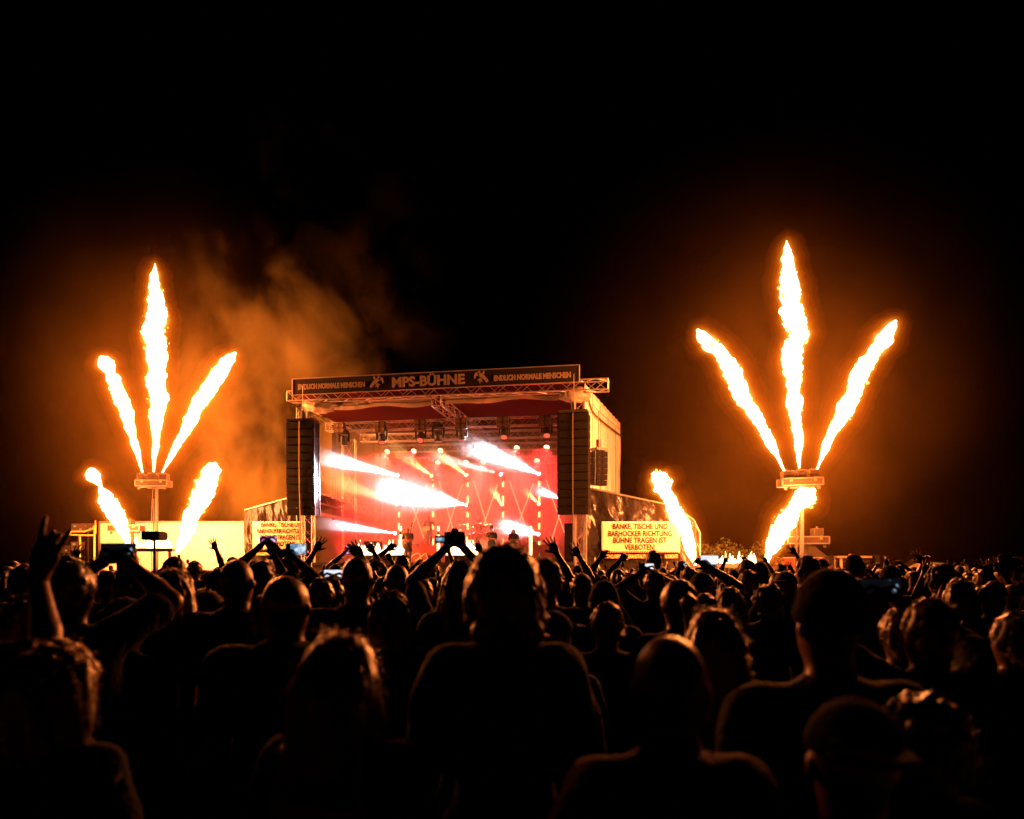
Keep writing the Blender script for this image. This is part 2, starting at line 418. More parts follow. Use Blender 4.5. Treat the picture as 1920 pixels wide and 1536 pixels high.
# fabric valance under the front truss, in two lengths
for (pa, pb, w0, w1) in (((588, 746), (812, 734), 25, 25), ((836, 731), (1076, 720), 27, 24)):
    A = SUZ(*pa, .75); B = SUZ(*pb, .75)
    def val(a, b, A=A, B=B, w0=w0, w1=w1):
        u = A[0] + (B[0] - A[0]) * a; z = A[1] + (B[1] - A[1]) * a; drop = (w0 + (w1 - w0) * a) / F * 39 * (1 + .05 * math.sin(a * 9))
        d = 0.16 * math.sin(b * 3.14) + 0.05 * noise.noise(Vector((u * 1.6, b * 2, 3))) * 2 + .04 * noise.noise(Vector((u * 5, b * 5, 9)))
        return S(u, .75 - d, z - drop * b + .05 * math.sin(a * 13) * b)
    folds(val, 90, 12, 'valance', GREY_T, stage, 0.01)
    mb = MB(); mb.path([Vector(val(i / 30, .74)) - SV * .03 for i in range(31)], .022, 5); mb.build('valance_rope', MATS['dark_rope'], stage)
# crumpled cover at the two truss corners
for (px, py, w_) in ((600, 762, 1.0), (1080, 742, 0.9)):
    c = SPX(px, py, .2); 
    def bl(a, b, c=c, w_=w_):
        th = a * 6.283; ph = b * 3.1416; d = Vector((math.sin(ph) * math.cos(th), math.sin(ph) * math.sin(th), math.cos(ph)))
        s = 1 + .35 * noise.noise(d * 2.3 + c) + .2 * noise.noise(d * 5 + c); return c + Vector((d.x * .8 * w_, d.y * .4, d.z * .38)) * s
    folds(bl, 26, 14, 'bundled_cover', GREY_T, stage)

# header banner with lettering
def text_mesh(txt, h, bold=0.0, xs=1.0, extr=0.004):
    cu = bpy.data.curves.new('txt', 'FONT'); cu.body = txt; cu.size = 1.0; cu.offset = bold; cu.extrude = extr; cu.resolution_u = 3
    ob = bpy.data.objects.new('txt', cu); COL.objects.link(ob)
    dg = bpy.context.evaluated_depsgraph_get(); me = bpy.data.meshes.new_from_object(ob.evaluated_get(dg))
    bpy.data.objects.remove(ob); bpy.data.curves.remove(cu)
    a = np.empty(len(me.vertices) * 3, np.float32); me.vertices.foreach_get('co', a); a = a.reshape(-1, 3)
    return me, a
def put_text(name, txt, p0, p1, h, m, parent, nrm, bold=0.03, fit=True, up=Vector((0, 0, 1)), capratio=None, extr=0.02):
    """text from baseline start p0 to baseline end p1 (world), cap height h, standing proud along nrm"""
    me, a = text_mesh(txt, h, bold, extr=extr)
    x0, x1 = a[:, 0].min(), a[:, 0].max(); capm, ca = text_mesh('E', h, bold, extr=extr); ch = ca[:, 1].max() - min(0, ca[:, 1].min())
    bpy.data.meshes.remove(capm)
    p0 = Vector(p0); d = Vector(p1) - p0; L = d.length; d.normalize()
    off = world_loc(parent) if parent else Vector((0, 0, 0))
    W = np.array(p0 - off)[None] + ((a[:, 0] - x0) / (x1 - x0) * L)[:, None] * np.array(d)[None] + (a[:, 1] / ch * h)[:, None] * np.array(up)[None] + (a[:, 2] + .0)[:, None] * np.array(nrm)[None]
    me.vertices.foreach_set('co', W.astype(np.float32).ravel()); me.update(); me.materials.clear(); me.materials.append(m); me.name = name
    o = bpy.data.objects.new(name, me); COL.objects.link(o)
    if parent: o.parent = parent
    return o
NRM = -SV
hb = thing('header_banner', SPX(815, 730, -.85), 'long black banner on the stage roof edge lettered MPS-BÜHNE with two bull heads', 'banner')
c4 = [SPX(548, 741, -.85), SPX(1086, 716, -.85), SPX(1086, 684, -.85), SPX(548, 711, -.85)]
mb = MB(); mb.box8([c4[0], c4[1], c4[1] + SV * .05, c4[0] + SV * .05, c4[3], c4[2], c4[2] + SV * .05, c4[3] + SV * .05])
mb.build('banner_cloth', mat('banner_black', (0.008, 0.006, 0.006), .8, var=.3, scale=3, spec=.15), hb)
mb = MB(); mb.tube(c4[3], c4[2], .028, 6); mb.tube(c4[0], c4[1], .022, 6); mb.tube(c4[0], c4[3], .03, 6); mb.tube(c4[1], c4[2], .03, 6); mb.build('banner_frame', ALU, hb)
PRINT = mat('banner_print', (0.17, 0.13, 0.10), .65, var=.2, scale=2)
FV = -.87
def hline(x, below):   # a point on the banner at photo column x, offset in px from its bottom edge
    t = (x - 548) / (1086 - 548); yb = 741 + (716 - 741) * t; return SPX(x, yb - below, FV)
put_text('lettering', 'ENDLICH NORMALE MENSCHEN', hline(559, 10.5), hline(684, 9.5), 0.27, PRINT, hb, NRM, bold=0.05)
put_text('lettering', 'MPS-BÜHNE', hline(735, 6.5), hline(871, 7), 0.50, PRINT, hb, NRM, bold=0.035)
put_text('lettering', 'ENDLICH NORMALE MENSCHEN', hline(926, 9.5), hline(1070, 9.5), 0.27, PRINT, hb, NRM, bold=0.05)
# bull-head emblem as cut shapes (faces left; mirrored for the other)
bull = [[(.05, .30), (.0, .18), (.08, .08), (.2, .12), (.3, .28), (.47, .42), (.62, .5), (.66, .68), (.5, .78), (.34, .66), (.2, .48)],
        [(.30, .70), (.27, .85), (.33, 1.0), (.40, .83), (.42, .74)], [(.60, .76), (.56, .88), (.70, 1.02), (.72, .86), (.66, .74)],
        [(.76, .86), (.95, .78), (1.02, .50), (.93, .34), (.90, .52), (.80, .62), (.70, .60), (.72, .66), (.82, .70)],
        [(.46, .36), (.60, .42), (.80, .26), (.66, .24), (.60, .0), (.52, .20), (.42, .10), (.44, .24)]]
for x0_, x1_, mir in ((693, 719, False), (889, 916, True)):
    mb = MB()
    for poly in bull:
        pts = []
        for (a, b) in poly:
            aa = 1 - a if mir else a
            q = hline(x0_ + (x1_ - x0_) * aa, 4.5); pts.append(q + Vector((0, 0, b * .68)))
        n = len(pts); fr = [q + NRM * .014 for q in pts]
        f = list(range(n)); mb.add(fr + pts, [tuple(f)] + [(i, (i + 1) % n, n + (i + 1) % n, n + i) for i in range(n)])
    o = mb.build('bull_emblem', PRINT, hb)
    bm = bmesh.new(); bm.from_mesh(o.data); bmesh.ops.triangulate(bm, faces=bm.faces); bmesh.ops.recalc_face_normals(bm, faces=bm.faces); bm.to_mesh(o.data); bm.free()

# loudspeaker line arrays
CABM = mat('cabinet_black', (0.005, 0.0045, 0.0045), 0.55, var=.25, scale=4, bump=.15, bscale=40, spec=.08)
GRILL = mat('speaker_grille', (0.006, 0.0055, 0.0055), 0.7, var=.25, scale=60, bump=.4, bscale=160, spec=.06)
def line_array(name, top, wid, hgt, depth, n, label, yaw, curve, strap=True):
    px_l = top.x < -5
    """hangs from world point top (front, centre of the top cabinet)"""
    root = thing(name, Vector((top.x, top.y, top.z - n * hgt)), label, 'loudspeakers', 'hung loudspeaker arrays')
    X = Vector((math.cos(yaw), math.sin(yaw), 0)); Y0 = Vector((-math.sin(yaw), math.cos(yaw), 0)); c = Vector(top); ang = 0
    mb = MB(); mb.box(c + Y0 * depth * .5 + Vector((0, 0, .09)), wid * .96, depth, .12, (X, Y0, Vector((0, 0, 1)))); mb.tube(c + Y0 * depth * .5 + Vector((0, 0, .1)), c + Y0 * depth * .5 + Vector((0, 0, .55)), .12, 8)
    mb.tube(c + Y0 * depth * .5 + Vector((0, 0, .5)), c + Y0 * depth * .5 + Vector((0, 0, 1.9)), .02, 5); mb.build('rigging_frame', BLACKM, root)
    spts = [c - Y0 * .03]
    for i in range(n):
        ang = curve * max(0, i - n * .35) ; Y = (Y0 * math.cos(ang) + Vector((0, 0, 1)) * math.sin(ang)); Zc = X.cross(Y); Zc = -Zc if Zc.z < 0 else Zc
        cc = c - Zc * (hgt / 2) + Y * (depth / 2); ax = (X, Y, Zc); h = hgt * .93
        b = MB(); b.box(cc, wid, depth * .98, h, ax); cab = b.build('speaker_cabinet', CABM, root, bevel=.012)
        b = MB()
        for sx in (-1, 1): b.box(cc - Y * (depth / 2) + X * (sx * wid * .245), wid * .455, .03, h * .86, ax)
        b.build('grille', GRILL, cab)
        b = MB()
        for sx in (-1, 1):
            b.box(cc - Y * (depth * .36) + X * (sx * (wid / 2 + .02)), .035, .07, h * 1.02, ax); b.box(cc + Y * (depth * .4) + X * (sx * (wid / 2 + .02)), .035, .07, h * 1.02, ax)
            b.box(cc - Y * (depth * .49) + X * (sx * wid * .25) + Zc * (h * .48), .05, .04, .03, ax)
        b.build('rigging_link', mat('rigging_steel', (.05, .045, .04), .5, .6), cab)
        c = c - Zc * hgt; spts.append(c - Y0 * .06)
    if strap:
        b = MB(); b.path(spts + [spts[-1] - Vector((0, 0, 1.6))], .026, 6); b.build('strap', mat('yellow_strap' if px_l else 'dark_strap', (.55, .42, .12) if px_l else (.06, .04, .012), .7), root)
    return root
VP = -1.6
tl = SPX(561.5, 790, VP); tr = SPX(1074, 774, VP)
syaw = math.atan2(SU.y, SU.x)
line_array('line_array', tl, 54 / F * tl.y, 177 / F * tl.y / 12, .75, 12, 'tall hung stack of black loudspeakers at the left stage corner', syaw + .05, .012)
line_array('line_array', tr, 57 / F * tr.y, 191 / F * tr.y / 12, .75, 12, 'tall hung stack of black loudspeakers at the right stage corner', syaw + .02, .006)
t3 = SPX(1129, 845, -.6)
line_array('line_array', t3, 26 / F * t3.y, 66 / F * t3.y / 6, .55, 6, 'short hung loudspeaker stack angled outward beside the white stage sheet', .55, .03, strap=False)

# PA ground towers
for (px, lab) in ((1088, 'silver truss tower under the right loudspeaker stack'), (577, 'silver truss tower under the left loudspeaker stack')):
    b0 = SPX(px, HOR, -1.1); t = thing('truss_tower', (b0.x, b0.y, 0), lab, 'truss tower', 'truss towers'); mb = MB(); mb.truss((b0.x, b0.y, .05), (b0.x, b0.y, 5.6 if px > 800 else 4.9), .5, .5, .04, .022, .5, up=Vector((0, 1, 0))); mb.build('truss', ALU, t)
    mb = MB(); mb.box((b0.x, b0.y, .025), 1.3, 1.3, .05); mb.build('base_plate', BLACKM, t)

# ---- stage lamps
BLK = BLACKM
def head_mesh(scale, tilt, vec, lensmat, root, c):
    """body of a moving light hanging at c, pointing along vec"""
    d = Vector(vec).normalized(); s = scale
    mb = MB(); mb.lathe(c - d * .22 * s, d, [(.09 * s, 0), (.17 * s, .05 * s), (.19 * s, .2 * s), (.17 * s, .36 * s), (.185 * s, .42 * s), (.165 * s, .44 * s)], 14); h = mb.build('lamp_head', BLK, root, smooth=False)
    mb = MB(); mb.lathe(c + d * .223 * s, d, [(.15 * s, 0), (.14 * s, .02 * s), (.05 * s, .03 * s)], 14); mb.build('lens', lensmat, h)
def moving_head(p, aim, label, lensmat, up=1, scale=1.0, group='moving lights hung from the front lighting truss'):
    """p: head centre; up=1 hangs from above, -1 stands below"""
    root = thing('moving_light', p + Vector((0, 0, .55 * scale * up)), label, 'stage light', group); s = scale
    mb = MB(); b = p + Vector((0, 0, .42 * s * up)); mb.box(b, .42 * s, .34 * s, .16 * s); mb.tube(b, b + Vector((0, 0, .2 * s * up)), .05 * s, 8); mb.build('base', BLK, root, bevel=.02)
    mb = MB()
    for sx in (-1, 1): mb.box(p + Vector((sx * .235 * s, 0, .16 * s * up)), .07 * s, .16 * s, .48 * s)
    mb.box(p + Vector((0, 0, .33 * s * up)), .5 * s, .16 * s, .06 * s); mb.build('yoke', BLK, root, bevel=.015)
    head_mesh(s, 0, aim, lensmat, root, p)
    return root
LENS_OFF = mat('lens_glass', (0.02, 0.02, 0.03), .08, spec=1.0)
LENS_RED = emat('lens_red', (1, .12, .06), 1.2)
L_on = lambda n, c, s: emat(n, c, s)
names = ['first', 'second', 'third', 'fourth', 'fifth', 'sixth', 'seventh']
heads = [(645, 826), (716, 822), (789, 820), (822, 818), (866, 816), (946, 813), (1025, 810)]
RED = (1.0, 0.022, 0.022)
for i, (px, py) in enumerate(heads):
    p = SPX(px, py, 1.5); big = (i == 3)
    aim = Vector((.12 * math.sin(i * 2.1), -.25 + .5 * math.cos(i * 1.7), -1))
    rt = moving_head(p, aim, names[i] + ' black moving light from the left on the front lighting truss', LENS_OFF if big else LENS_RED, 1, 1.25 if big else 1.1)
    if big:
        spot_light('lamp_beam', p + Vector((0, 0, -.4)), p + Vector((.2, .5, -5)), 700, (.55, .5, 1.0), math.radians(14), .5, .05, rt)
    else:
        spot_light('lamp_beam', p + aim.normalized() * .35, p + aim * 6, 5000, (1, .035, .03), math.radians(24), .6, .06, rt)
for i, (px, py) in enumerate([(637, 803), (713, 801), (788, 797), (865, 795), (943, 792), (1022, 790)]):
    p = SPX(px, py, 1.2); t = thing('blinder_light', p - Vector((0, 0, .3)), names[i] + ' four-lamp audience light from the left on the front lighting truss', 'stage light', 'four-lamp audience lights')
    mb = MB(); mb.box(p, .62, .22, .56, (SU, SV, Vector((0, 0, 1)))); hs = mb.build('housing', BLK, t, bevel=.03)
    for sx in (-1, 1):
        for sz in (-1, 1):
            mb = MB(); mb.lathe(p + SU * (sx * .155) + Vector((0, 0, sz * .14)) + NRM * .10, NRM, [(.12, 0), (.125, .03), (.10, .035), (.04, .02)], 14); mb.build('lamp', mat('lamp_reflector', (.12, .07, .04), .35, .4), t)
# round wash lamps at the back of the stage
WASH = [(726, 847, 8.4), (776, 846, 8.4), (826, 845, 8.4), (969, 840, 8.4), (1025, 839, 8.4), (1007, 864, 10.2), (906, 867, 10.2), (821, 868, 10.2), (874, 867, 10.2)]
for i, (px, py, v) in enumerate(WASH):
    p = SPX(px, py, v); t = thing('wash_lamp', p, '%s round glowing wash lamp from the left on the %s rear truss' % (names[sorted([w_[0] for w_ in WASH if w_[2] == v]).index(px)], 'upper' if v < 9 else 'lower'), 'stage light', 'round wash lamps')
    d = (NRM + Vector((0, 0, -.9))).normalized()
    mb = MB(); mb.lathe(p - d * .3, d, [(.1, 0), (.19, .08), (.2, .28), (.17, .29)], 16); mb.tube(p - d * .15, p + Vector((0, 0, .42)), .03, 6); mb.build('can', BLK, t)
    mb = MB(); mb.lathe(p + d * .0, d, [(.17, 0), (.15, .015), (.02, .02)], 16); mb.build('lens', L_on('wash_lens', (1, .55, .3), 5), t)
    spot_light('lamp_beam', p + d * .1, p + d * 6, 9500, RED if i % 3 else (1, .06, .05), math.radians(70), .8, .12, t)

# floor and column moving lights with visible beams: source px, end px, source v, end v, end width px, colour, power
WB = (0.86, 0.90, 1.0); YB = (1.0, .55, .16); PB = (1, .72, .66)
Z1 = lambda x, y: (500 + x * .36458, 660 + y * .36458)
BEAMS = [
    (Z1(668, 634), Z1(247, 530), 7.0, 1.1, 44, WB, 75000, 'white beam pointing left across the upper stage', .25),
    (Z1(845, 636), Z1(650, 495), 7.0, 2.05, 38, YB, 9000, 'soft yellow beam fanning up left', .5),
    (Z1(1023, 632), Z1(870, 510), 7.0, 2.05, 30, YB, 9000, 'orange beam fanning up left at centre', .5),
    (Z1(1200, 628), Z1(860, 535), 7.0, 2.05, 28, PB, 12000, 'pale pink beam over the drums', .5),
    (Z1(1396, 626), Z1(1080, 495), 7.0, 2.05, 48, WB, 90000, 'strong white beam from the upper right column', .55),
    (Z1(1022, 786), Z1(640, 715), 7.0, 2.05, 62, WB, 170000, 'strongest white beam low at centre stage', .85),
    (Z1(838, 783), Z1(600, 735), 7.0, 2.05, 22, PB, 15000, 'narrow pink white beam beside the centre beam', .4),
    (Z1(664, 781), Z1(330, 650), 7.0, 2.3, 50, (1, .35, .12), 8000, 'soft orange beam towards the left curtain', .6),
    (Z1(656, 932), Z1(270, 880), 6.5, 1.1, 32, WB, 45000, 'lowest white beam pointing left above the fire', .3),
    (Z1(1394, 936), Z1(1245, 903), 6.5, 2.05, 34, WB, 70000, 'short white beam low at the right', .7),
    (Z1(1209, 783), Z1(1165, 715), 7.0, 2.05, 20, YB, 8000, 'short yellow beam right of centre', .5),
    (Z1(1398, 780), Z1(1330, 715), 7.0, 2.05, 20, YB, 8000, 'short yellow beam before the right loudspeakers', .5),
    (Z1(1512, 752), Z1(1400, 715), 7.0, 2.05, 24, WB, 22000, 'short white beam half hidden by the right loudspeakers', .4),
]
for i, (a, b, va, vb, wpx, col, pw, lab, bl) in enumerate(BEAMS):
    p = SPX(*a, va); q = SPX(*b, vb); ln = (q - p).length; d = (q - p).normalized()
    wid = wpx / F * q.y; ang = 2 * math.atan(wid / 2 / ln)
    # aim the lamp's lens at the beam start
    c = p - d * .25; rt = moving_head(c, d, 'stage light throwing the ' + lab, L_on('lens_on_%d' % (1 if col in (WB, PB) else 2), (1, .95, .9) if col in (WB, PB) else (1, .75, .35), 9 if col in (WB, PB) else 4), -1, .75, 'moving lights on the stage columns')
    spot_light('lamp_beam', p + d * .02, q, pw * (2.4 if col is WB else 3.6), col, ang, min(.9, bl + .25), .035, rt)
    if col is WB: spot_light('bloom_spot', p + d * .02, q, pw * .16, (1, .62, .66), min(ang * 2.0, .6), 1.0, .035, rt)  # second wide soft spot added for a bloom round each white beam
# red fill lamps added on the stage floor to redden the roof underside
for i, (px, v) in enumerate(((640, 3.2), (720, 5.0), (860, 3.4), (960, 3.4), (1030, 4.0))):
    c = SPX(px, HOR, v); c = Vector((c.x, c.y, FLOOR_Z)); t = thing('roof_fill_lamp', c, names[i] + ' added red fill lamp from the left shining up to the stage roof', 'stage light', 'added red roof fill lamps')
    mb = MB(); mb.box(c + Vector((0, 0, .06)), .34, .34, .12, (SU, SV, Vector((0, 0, 1)))); mb.build('base', BLK, t, bevel=.02); mb = MB(); mb.lathe(c + Vector((0, 0, .12)), Vector((0, 0, 1)), [(.15, 0), (.16, .16), (.13, .17)], 14); hd = mb.build('can', BLK, t); mb = MB(); mb.lathe(c + Vector((0, 0, .285)), Vector((0, 0, 1)), [(.13, 0), (.05, .012)], 14); mb.build('lens', LENS_RED, hd)
    spot_light('lamp_beam', c + Vector((0, 0, .34)), c + Vector((.4 * math.sin(i * 2), -1.6, 8)), 1700, (1, .02, .012), math.radians(75), .9, .1, t)
# columns carrying lamps and light bars
LED = emat('led_bar', (1.0, .60, .20), 4.5); LED2 = emat('led_bar_bright', (1.0, .66, .26), 6)
for i, px in enumerate((748, 812, 877, 943, 1011)):
    b0 = SPX(px, 1050, 7.4); t = thing('light_column', (b0.x, b0.y, FLOOR_Z), names[i] + ' upright column of glowing light bars from the left at the stage back', 'light column', 'light bar columns')
    mb = MB(); mb.truss((b0.x, b0.y + .25, FLOOR_Z), (b0.x, b0.y + .25, SPX(px, 892, 7.4).z), .3, .3, .022, .012, .4, up=Vector((0, 1, 0))); mb.build('column_truss', ALU, t)
    for (ya, yb) in ((900, 913), (930, 943), (959, 970), (981, 993), (1010, 1022)):
        mb = MB(); mb.tube(SPX(px, ya, 7.3), SPX(px, yb, 7.3), .055, 8); mb.build('light_bar', LED, t)
for i, (px, lab) in enumerate(((751, 'beside the bagpiper'), (822, 'left of the raised camera'), (995, 'at the right of the stage front'))):
    b0 = SPX(px, 1050, 1.6); t = thing('light_post', (b0.x, b0.y, FLOOR_Z), 'bright low post of light ' + lab, 'light post', 'low light posts')
    mb = MB(); mb.tube(SPX(px, 1003, 1.6), SPX(px, 1042, 1.6), .075, 8); mb.build('light_bar', LED2, t)
    mb = MB(); mb.tube(SPX(px, 987, 1.6), SPX(px, 996, 1.6), .06, 8); mb.build('light_bar', LED, t)
    mb = MB(); mb.tube(SPX(px, 996, 1.6), SPX(px, 1003, 1.6), .05, 8); mb.tube((b0.x, b0.y, FLOOR_Z), SPX(px, 1042, 1.6), .05, 8); mb.build('post', BLK, t)
XT = [((757, 902), (795, 1010)), ((800, 908), (772, 990)), ((823, 902), (850, 994)), ((867, 908), (836, 1002)), ((888, 901), (913, 984)), ((933, 908), (907, 984)), ((955, 901), (995, 1016)), ((1000, 906), (974, 977)), ((1024, 900), (1062, 1010)), ((1049, 966), (1025, 1041))]
for i, (a, b) in enumerate(XT):
    pa = SPX(*a, 6.8 + .1 * (i % 2)); pb = SPX(*b, 6.8 + .1 * (i % 2)); t = thing('light_tube', pb, 'thin glowing tube leaning %s in the %s crossed pair from the left' % ('right' if i % 2 else 'left', names[i // 2]), 'light tube', 'crossed light tubes')
    mb = MB(); mb.tube(pa, pb, .024, 6); mb.build('tube', emat('thin_tube', (1, .55, .2), 1.8), t)
    mb = MB(); mb.tube(pa, pa + (pa - pb).normalized() * .12, .035, 6); mb.tube(pb, pb + (pb - pa).normalized() * .12, .035, 6); mb.tube(pb + (pb - pa).normalized() * .1, Vector((pb.x, pb.y, FLOOR_Z)), .018, 5); mb.build('end_cap', BLK, t)

# fire on the stage edge
def ped(pxa, pxb, lab):
    a = SPX(pxa, 1040, .2); b = SPX(pxb, 1040, .2); c = (a + b) / 2; t = thing('fire_trough', (c.x, c.y, FLOOR_Z), lab, 'fire trough', 'fire troughs')
    ua = (a - SO).dot(SU); ub = (b - SO).dot(SU); mb = MB(); mb.sbox(ua, ub, .0, .5, FLOOR_Z, c.z - .05); mb.build('trough_box', BLK, t, bevel=.02); mb = MB(); mb.sbox(ua + .05, ub - .05, .1, .4, c.z - .05, c.z - .02); mb.build('burner', ALU, t); return a + SV * .25, b + SV * .25
a, b = ped(669, 751, 'long black trough holding fire at the left stage edge'); fire_row('fire_row', a, b, .62, 'row of fire on the stage edge left of the bagpiper', 21, 400, 34)
a, b = ped(836, 892, 'black trough holding fire under the raised camera'); fire_row('fire_row', a, b, .72, 'row of fire on the stage edge under the raised camera', 22, 300, 24)
# red scenery board with jagged top
def scen(pxa, pxb, seed, lab):
    rr = random.Random(seed); a = SPX(pxa, 1020, 2.6); b = SPX(pxb, 1020, 2.6); n = 16; t = thing('scenery_board', ((a + b) / 2).xy.to_3d() + Vector((0, 0, FLOOR_Z)), lab, 'scenery', 'jagged scenery boards'); mb = MB(); vs = []
    for i in range(n + 1):
        p = a.lerp(b, i / n); zt_ = p.z + rr.uniform(-.22, .12) + (.12 if i % 2 else 0)
        vs += [Vector((p.x, p.y, FLOOR_Z)), Vector((p.x, p.y, zt_)), Vector((p.x, p.y, zt_)) + SV * .04, Vector((p.x, p.y, FLOOR_Z)) + SV * .04]
    fs = []
    for i in range(n):
        o = i * 4
        for k in range(4): fs.append((o + k, o + (k + 1) % 4, o + 4 + (k + 1) % 4, o + 4 + k))
    mb.add(vs, fs); mb.build('board', mat('red_board', (.30, .02, .02), .7, var=.3, scale=4), t)
    mb = MB(); zs = FLOOR_Z + .32
    for k in range(4):
        c = a.lerp(b, (k + .6) / 4.4); pts = [Vector((c.x, c.y, zs)) + NRM * .02 + SU * (.32 * math.cos(w_)) + Vector((0, 0, .2 * math.sin(w_ * 1.3 + k))) for w_ in np.linspace(.2, 3.6, 9)]; mb.path(pts, .035, 5)
    mb.build('painted_scroll', mat('cream_paint', (.8, .62, .36), .6, emit=(1, .6, .25), estr=.0), t)
scen(773, 818, 4, 'dark red jagged board with cream scrollwork right of the bagpiper'); scen(945, 1040, 5, 'dark red jagged board at the right of the stage floor')
# riser and drum kit
rs = thing('drum_riser', SPX(890, HOR, 4.2).xy.to_3d() + Vector((0, 0, FLOOR_Z)), 'low black riser under the drum kit', 'riser')
ua, _ = SUZ(842, 1040, 4); ub, _ = SUZ(945, 1040, 4); mb = MB(); mb.sbox(ua, ub, 4, 6.4, FLOOR_Z, FLOOR_Z + .75); mb.build('riser_box', DARKC, rs, bevel=.02)
RZ = FLOOR_Z + .75
dk = thing('drum_kit', SPX(895, HOR, 4.9).xy.to_3d() + Vector((0, 0, RZ)), 'drum kit with many cymbals on the riser', 'drum kit')
kc = world_loc(dk); DR_S = mat('drum_shell', (.35, .05, .05), .25, coat=.6); SKIN = mat('drum_head', (.75, .68, .6), .6); BRASS = mat('brass', (.75, .5, .18), .28, .95); CHR = mat('chrome', (.7, .7, .72), .18, 1.0)
def drum(dx, dv, dz, r, h, axis, nm):
    c = kc + SU * dx + SV * dv + Vector((0, 0, dz)); mb = MB(); mb.lathe(c - axis * h / 2, axis, [(r, 0), (r, h)], 20); d = mb.build(nm, DR_S, dk); mb = MB(); mb.lathe(c - axis * (h / 2 + .006), axis, [(r * .97, 0), (r * .97, h + .012)], 20); mb.build('drum_skin', SKIN, d)
    mb = MB(); mb.lathe(c - axis * (h / 2 + .012), axis, [(r * 1.03, 0), (r * 1.03, .03)], 20); mb.lathe(c + axis * (h / 2 - .02), axis, [(r * 1.03, 0), (r * 1.03, .03)], 20); mb.build('hoop', CHR, d)
    if dz > .4: mb = MB(); mb.tube(c, c - Vector((0, 0, dz)), .015, 5); mb.build('stand', CHR, d)
Zv = Vector((0, 0, 1)); tl_ = (Zv + NRM * .35).normalized()
drum(-.30, 0, .30, .29, .4, NRM, 'bass_drum'); drum(.36, 0, .30, .29, .4, NRM, 'bass_drum')
for dx, dz, r in ((-.48, .82, .16), (-.14, .86, .17), (.2, .86, .18), (.55, .82, .19)): drum(dx, .1, dz, r, .24, tl_, 'tom_drum')
drum(-.75, .45, .62, .19, .15, Zv, 'snare_drum'); drum(.95, .35, .45, .22, .4, Zv, 'floor_tom')
for i, (dx, dv, dz, r) in enumerate(((-1.15, .2, 1.15, .23), (-.85, -.1, 1.45, .25), (-.35, -.1, 1.3, .2), (.1, .0, 1.5, .22), (.6, -.1, 1.45, .26), (1.05, .0, 1.25, .28), (1.4, .3, 1.5, .25))):
    c = kc + SU * dx + SV * dv + Vector((0, 0, dz)); axn = (Zv + NRM * .3 + SU * (.15 * math.sin(i * 3))).normalized(); mb = MB(); mb.lathe(c, axn, [(r, 0), (r * .5, .02), (.06, .03), (.03, .05)], 20); cym = mb.build('cymbal', BRASS, dk); mb = MB(); mb.tube(c, kc + SU * dx + SV * dv, .014, 5)
    for q in range(3): mb.tube(kc + SU * dx + SV * dv + Vector((0, 0, .25)), kc + SU * (dx + .25 * math.cos(q * 2.1)) + SV * (dv + .25 * math.sin(q * 2.1)), .01, 5)
    mb.build('cymbal_stand', CHR, cym)
# amplifier racks and monitors
for (px, v, w_, h_, lab) in ((790, 4.5, 1.0, 1.1, 'black amplifier cabinet behind the guitarist'), (967, 4.6, 1.1, 1.0, 'black amplifier cabinet at the right of the riser'), (1070, .4, .55, 1.9, 'black side-fill loudspeaker behind the right truss tower'), (700, 2.5, .9, 1.2, 'black amplifier cabinet behind the left fire')):
    c = SPX(px, HOR, v); t = thing('amplifier_cabinet', (c.x, c.y, FLOOR_Z), lab, 'amplifier', 'amplifier cabinets'); mb = MB(); mb.box((c.x, c.y, FLOOR_Z + h_ / 2), w_, .5, h_, (SU, SV, Zv)); k_ = mb.build('cabinet', CABM, t, bevel=.03); mb = MB(); mb.box(Vector((c.x, c.y, FLOOR_Z + h_ / 2)) + NRM * .26, w_ * .9, .03, h_ * .86, (SU, SV, Zv)); mb.build('grille', GRILL, k_)
for i, (px, lab) in enumerate(((757, 'before the bagpiper'), (815, 'before the guitarist'), (918, 'before the singer'), (985, 'before the right musician'))):
    c = SPX(px, HOR, -.3); t = thing('monitor_wedge', (c.x, c.y, FLOOR_Z), 'black wedge loudspeaker on the stage lip ' + lab, 'loudspeaker', 'stage monitor wedges'); mb = MB(); Xa = SU * .3
    q = Vector((c.x, c.y, FLOOR_Z)); mb.box8([q - Xa + NRM * .2, q + Xa + NRM * .2, q + Xa + SV * .2, q - Xa + SV * .2, q - Xa + NRM * .2 + Zv * .36, q + Xa + NRM * .2 + Zv * .36, q + Xa + SV * .02 + Zv * .36, q - Xa + SV * .02 + Zv * .36]); mb.build('cabinet', CABM, t, bevel=.02)
    mb = MB(); mb.box8([q - Xa * .9 + SV * .205 + Zv * .03, q + Xa * .9 + SV * .205 + Zv * .03, q + Xa * .9 + SV * .215 + Zv * .03, q - Xa * .9 + SV * .215 + Zv * .03, q - Xa * .9 + SV * .05 + Zv * .34, q + Xa * .9 + SV * .05 + Zv * .34, q + Xa * .9 + SV * .06 + Zv * .345, q - Xa * .9 + SV * .06 + Zv * .345]); mb.build('grille', GRILL, t)

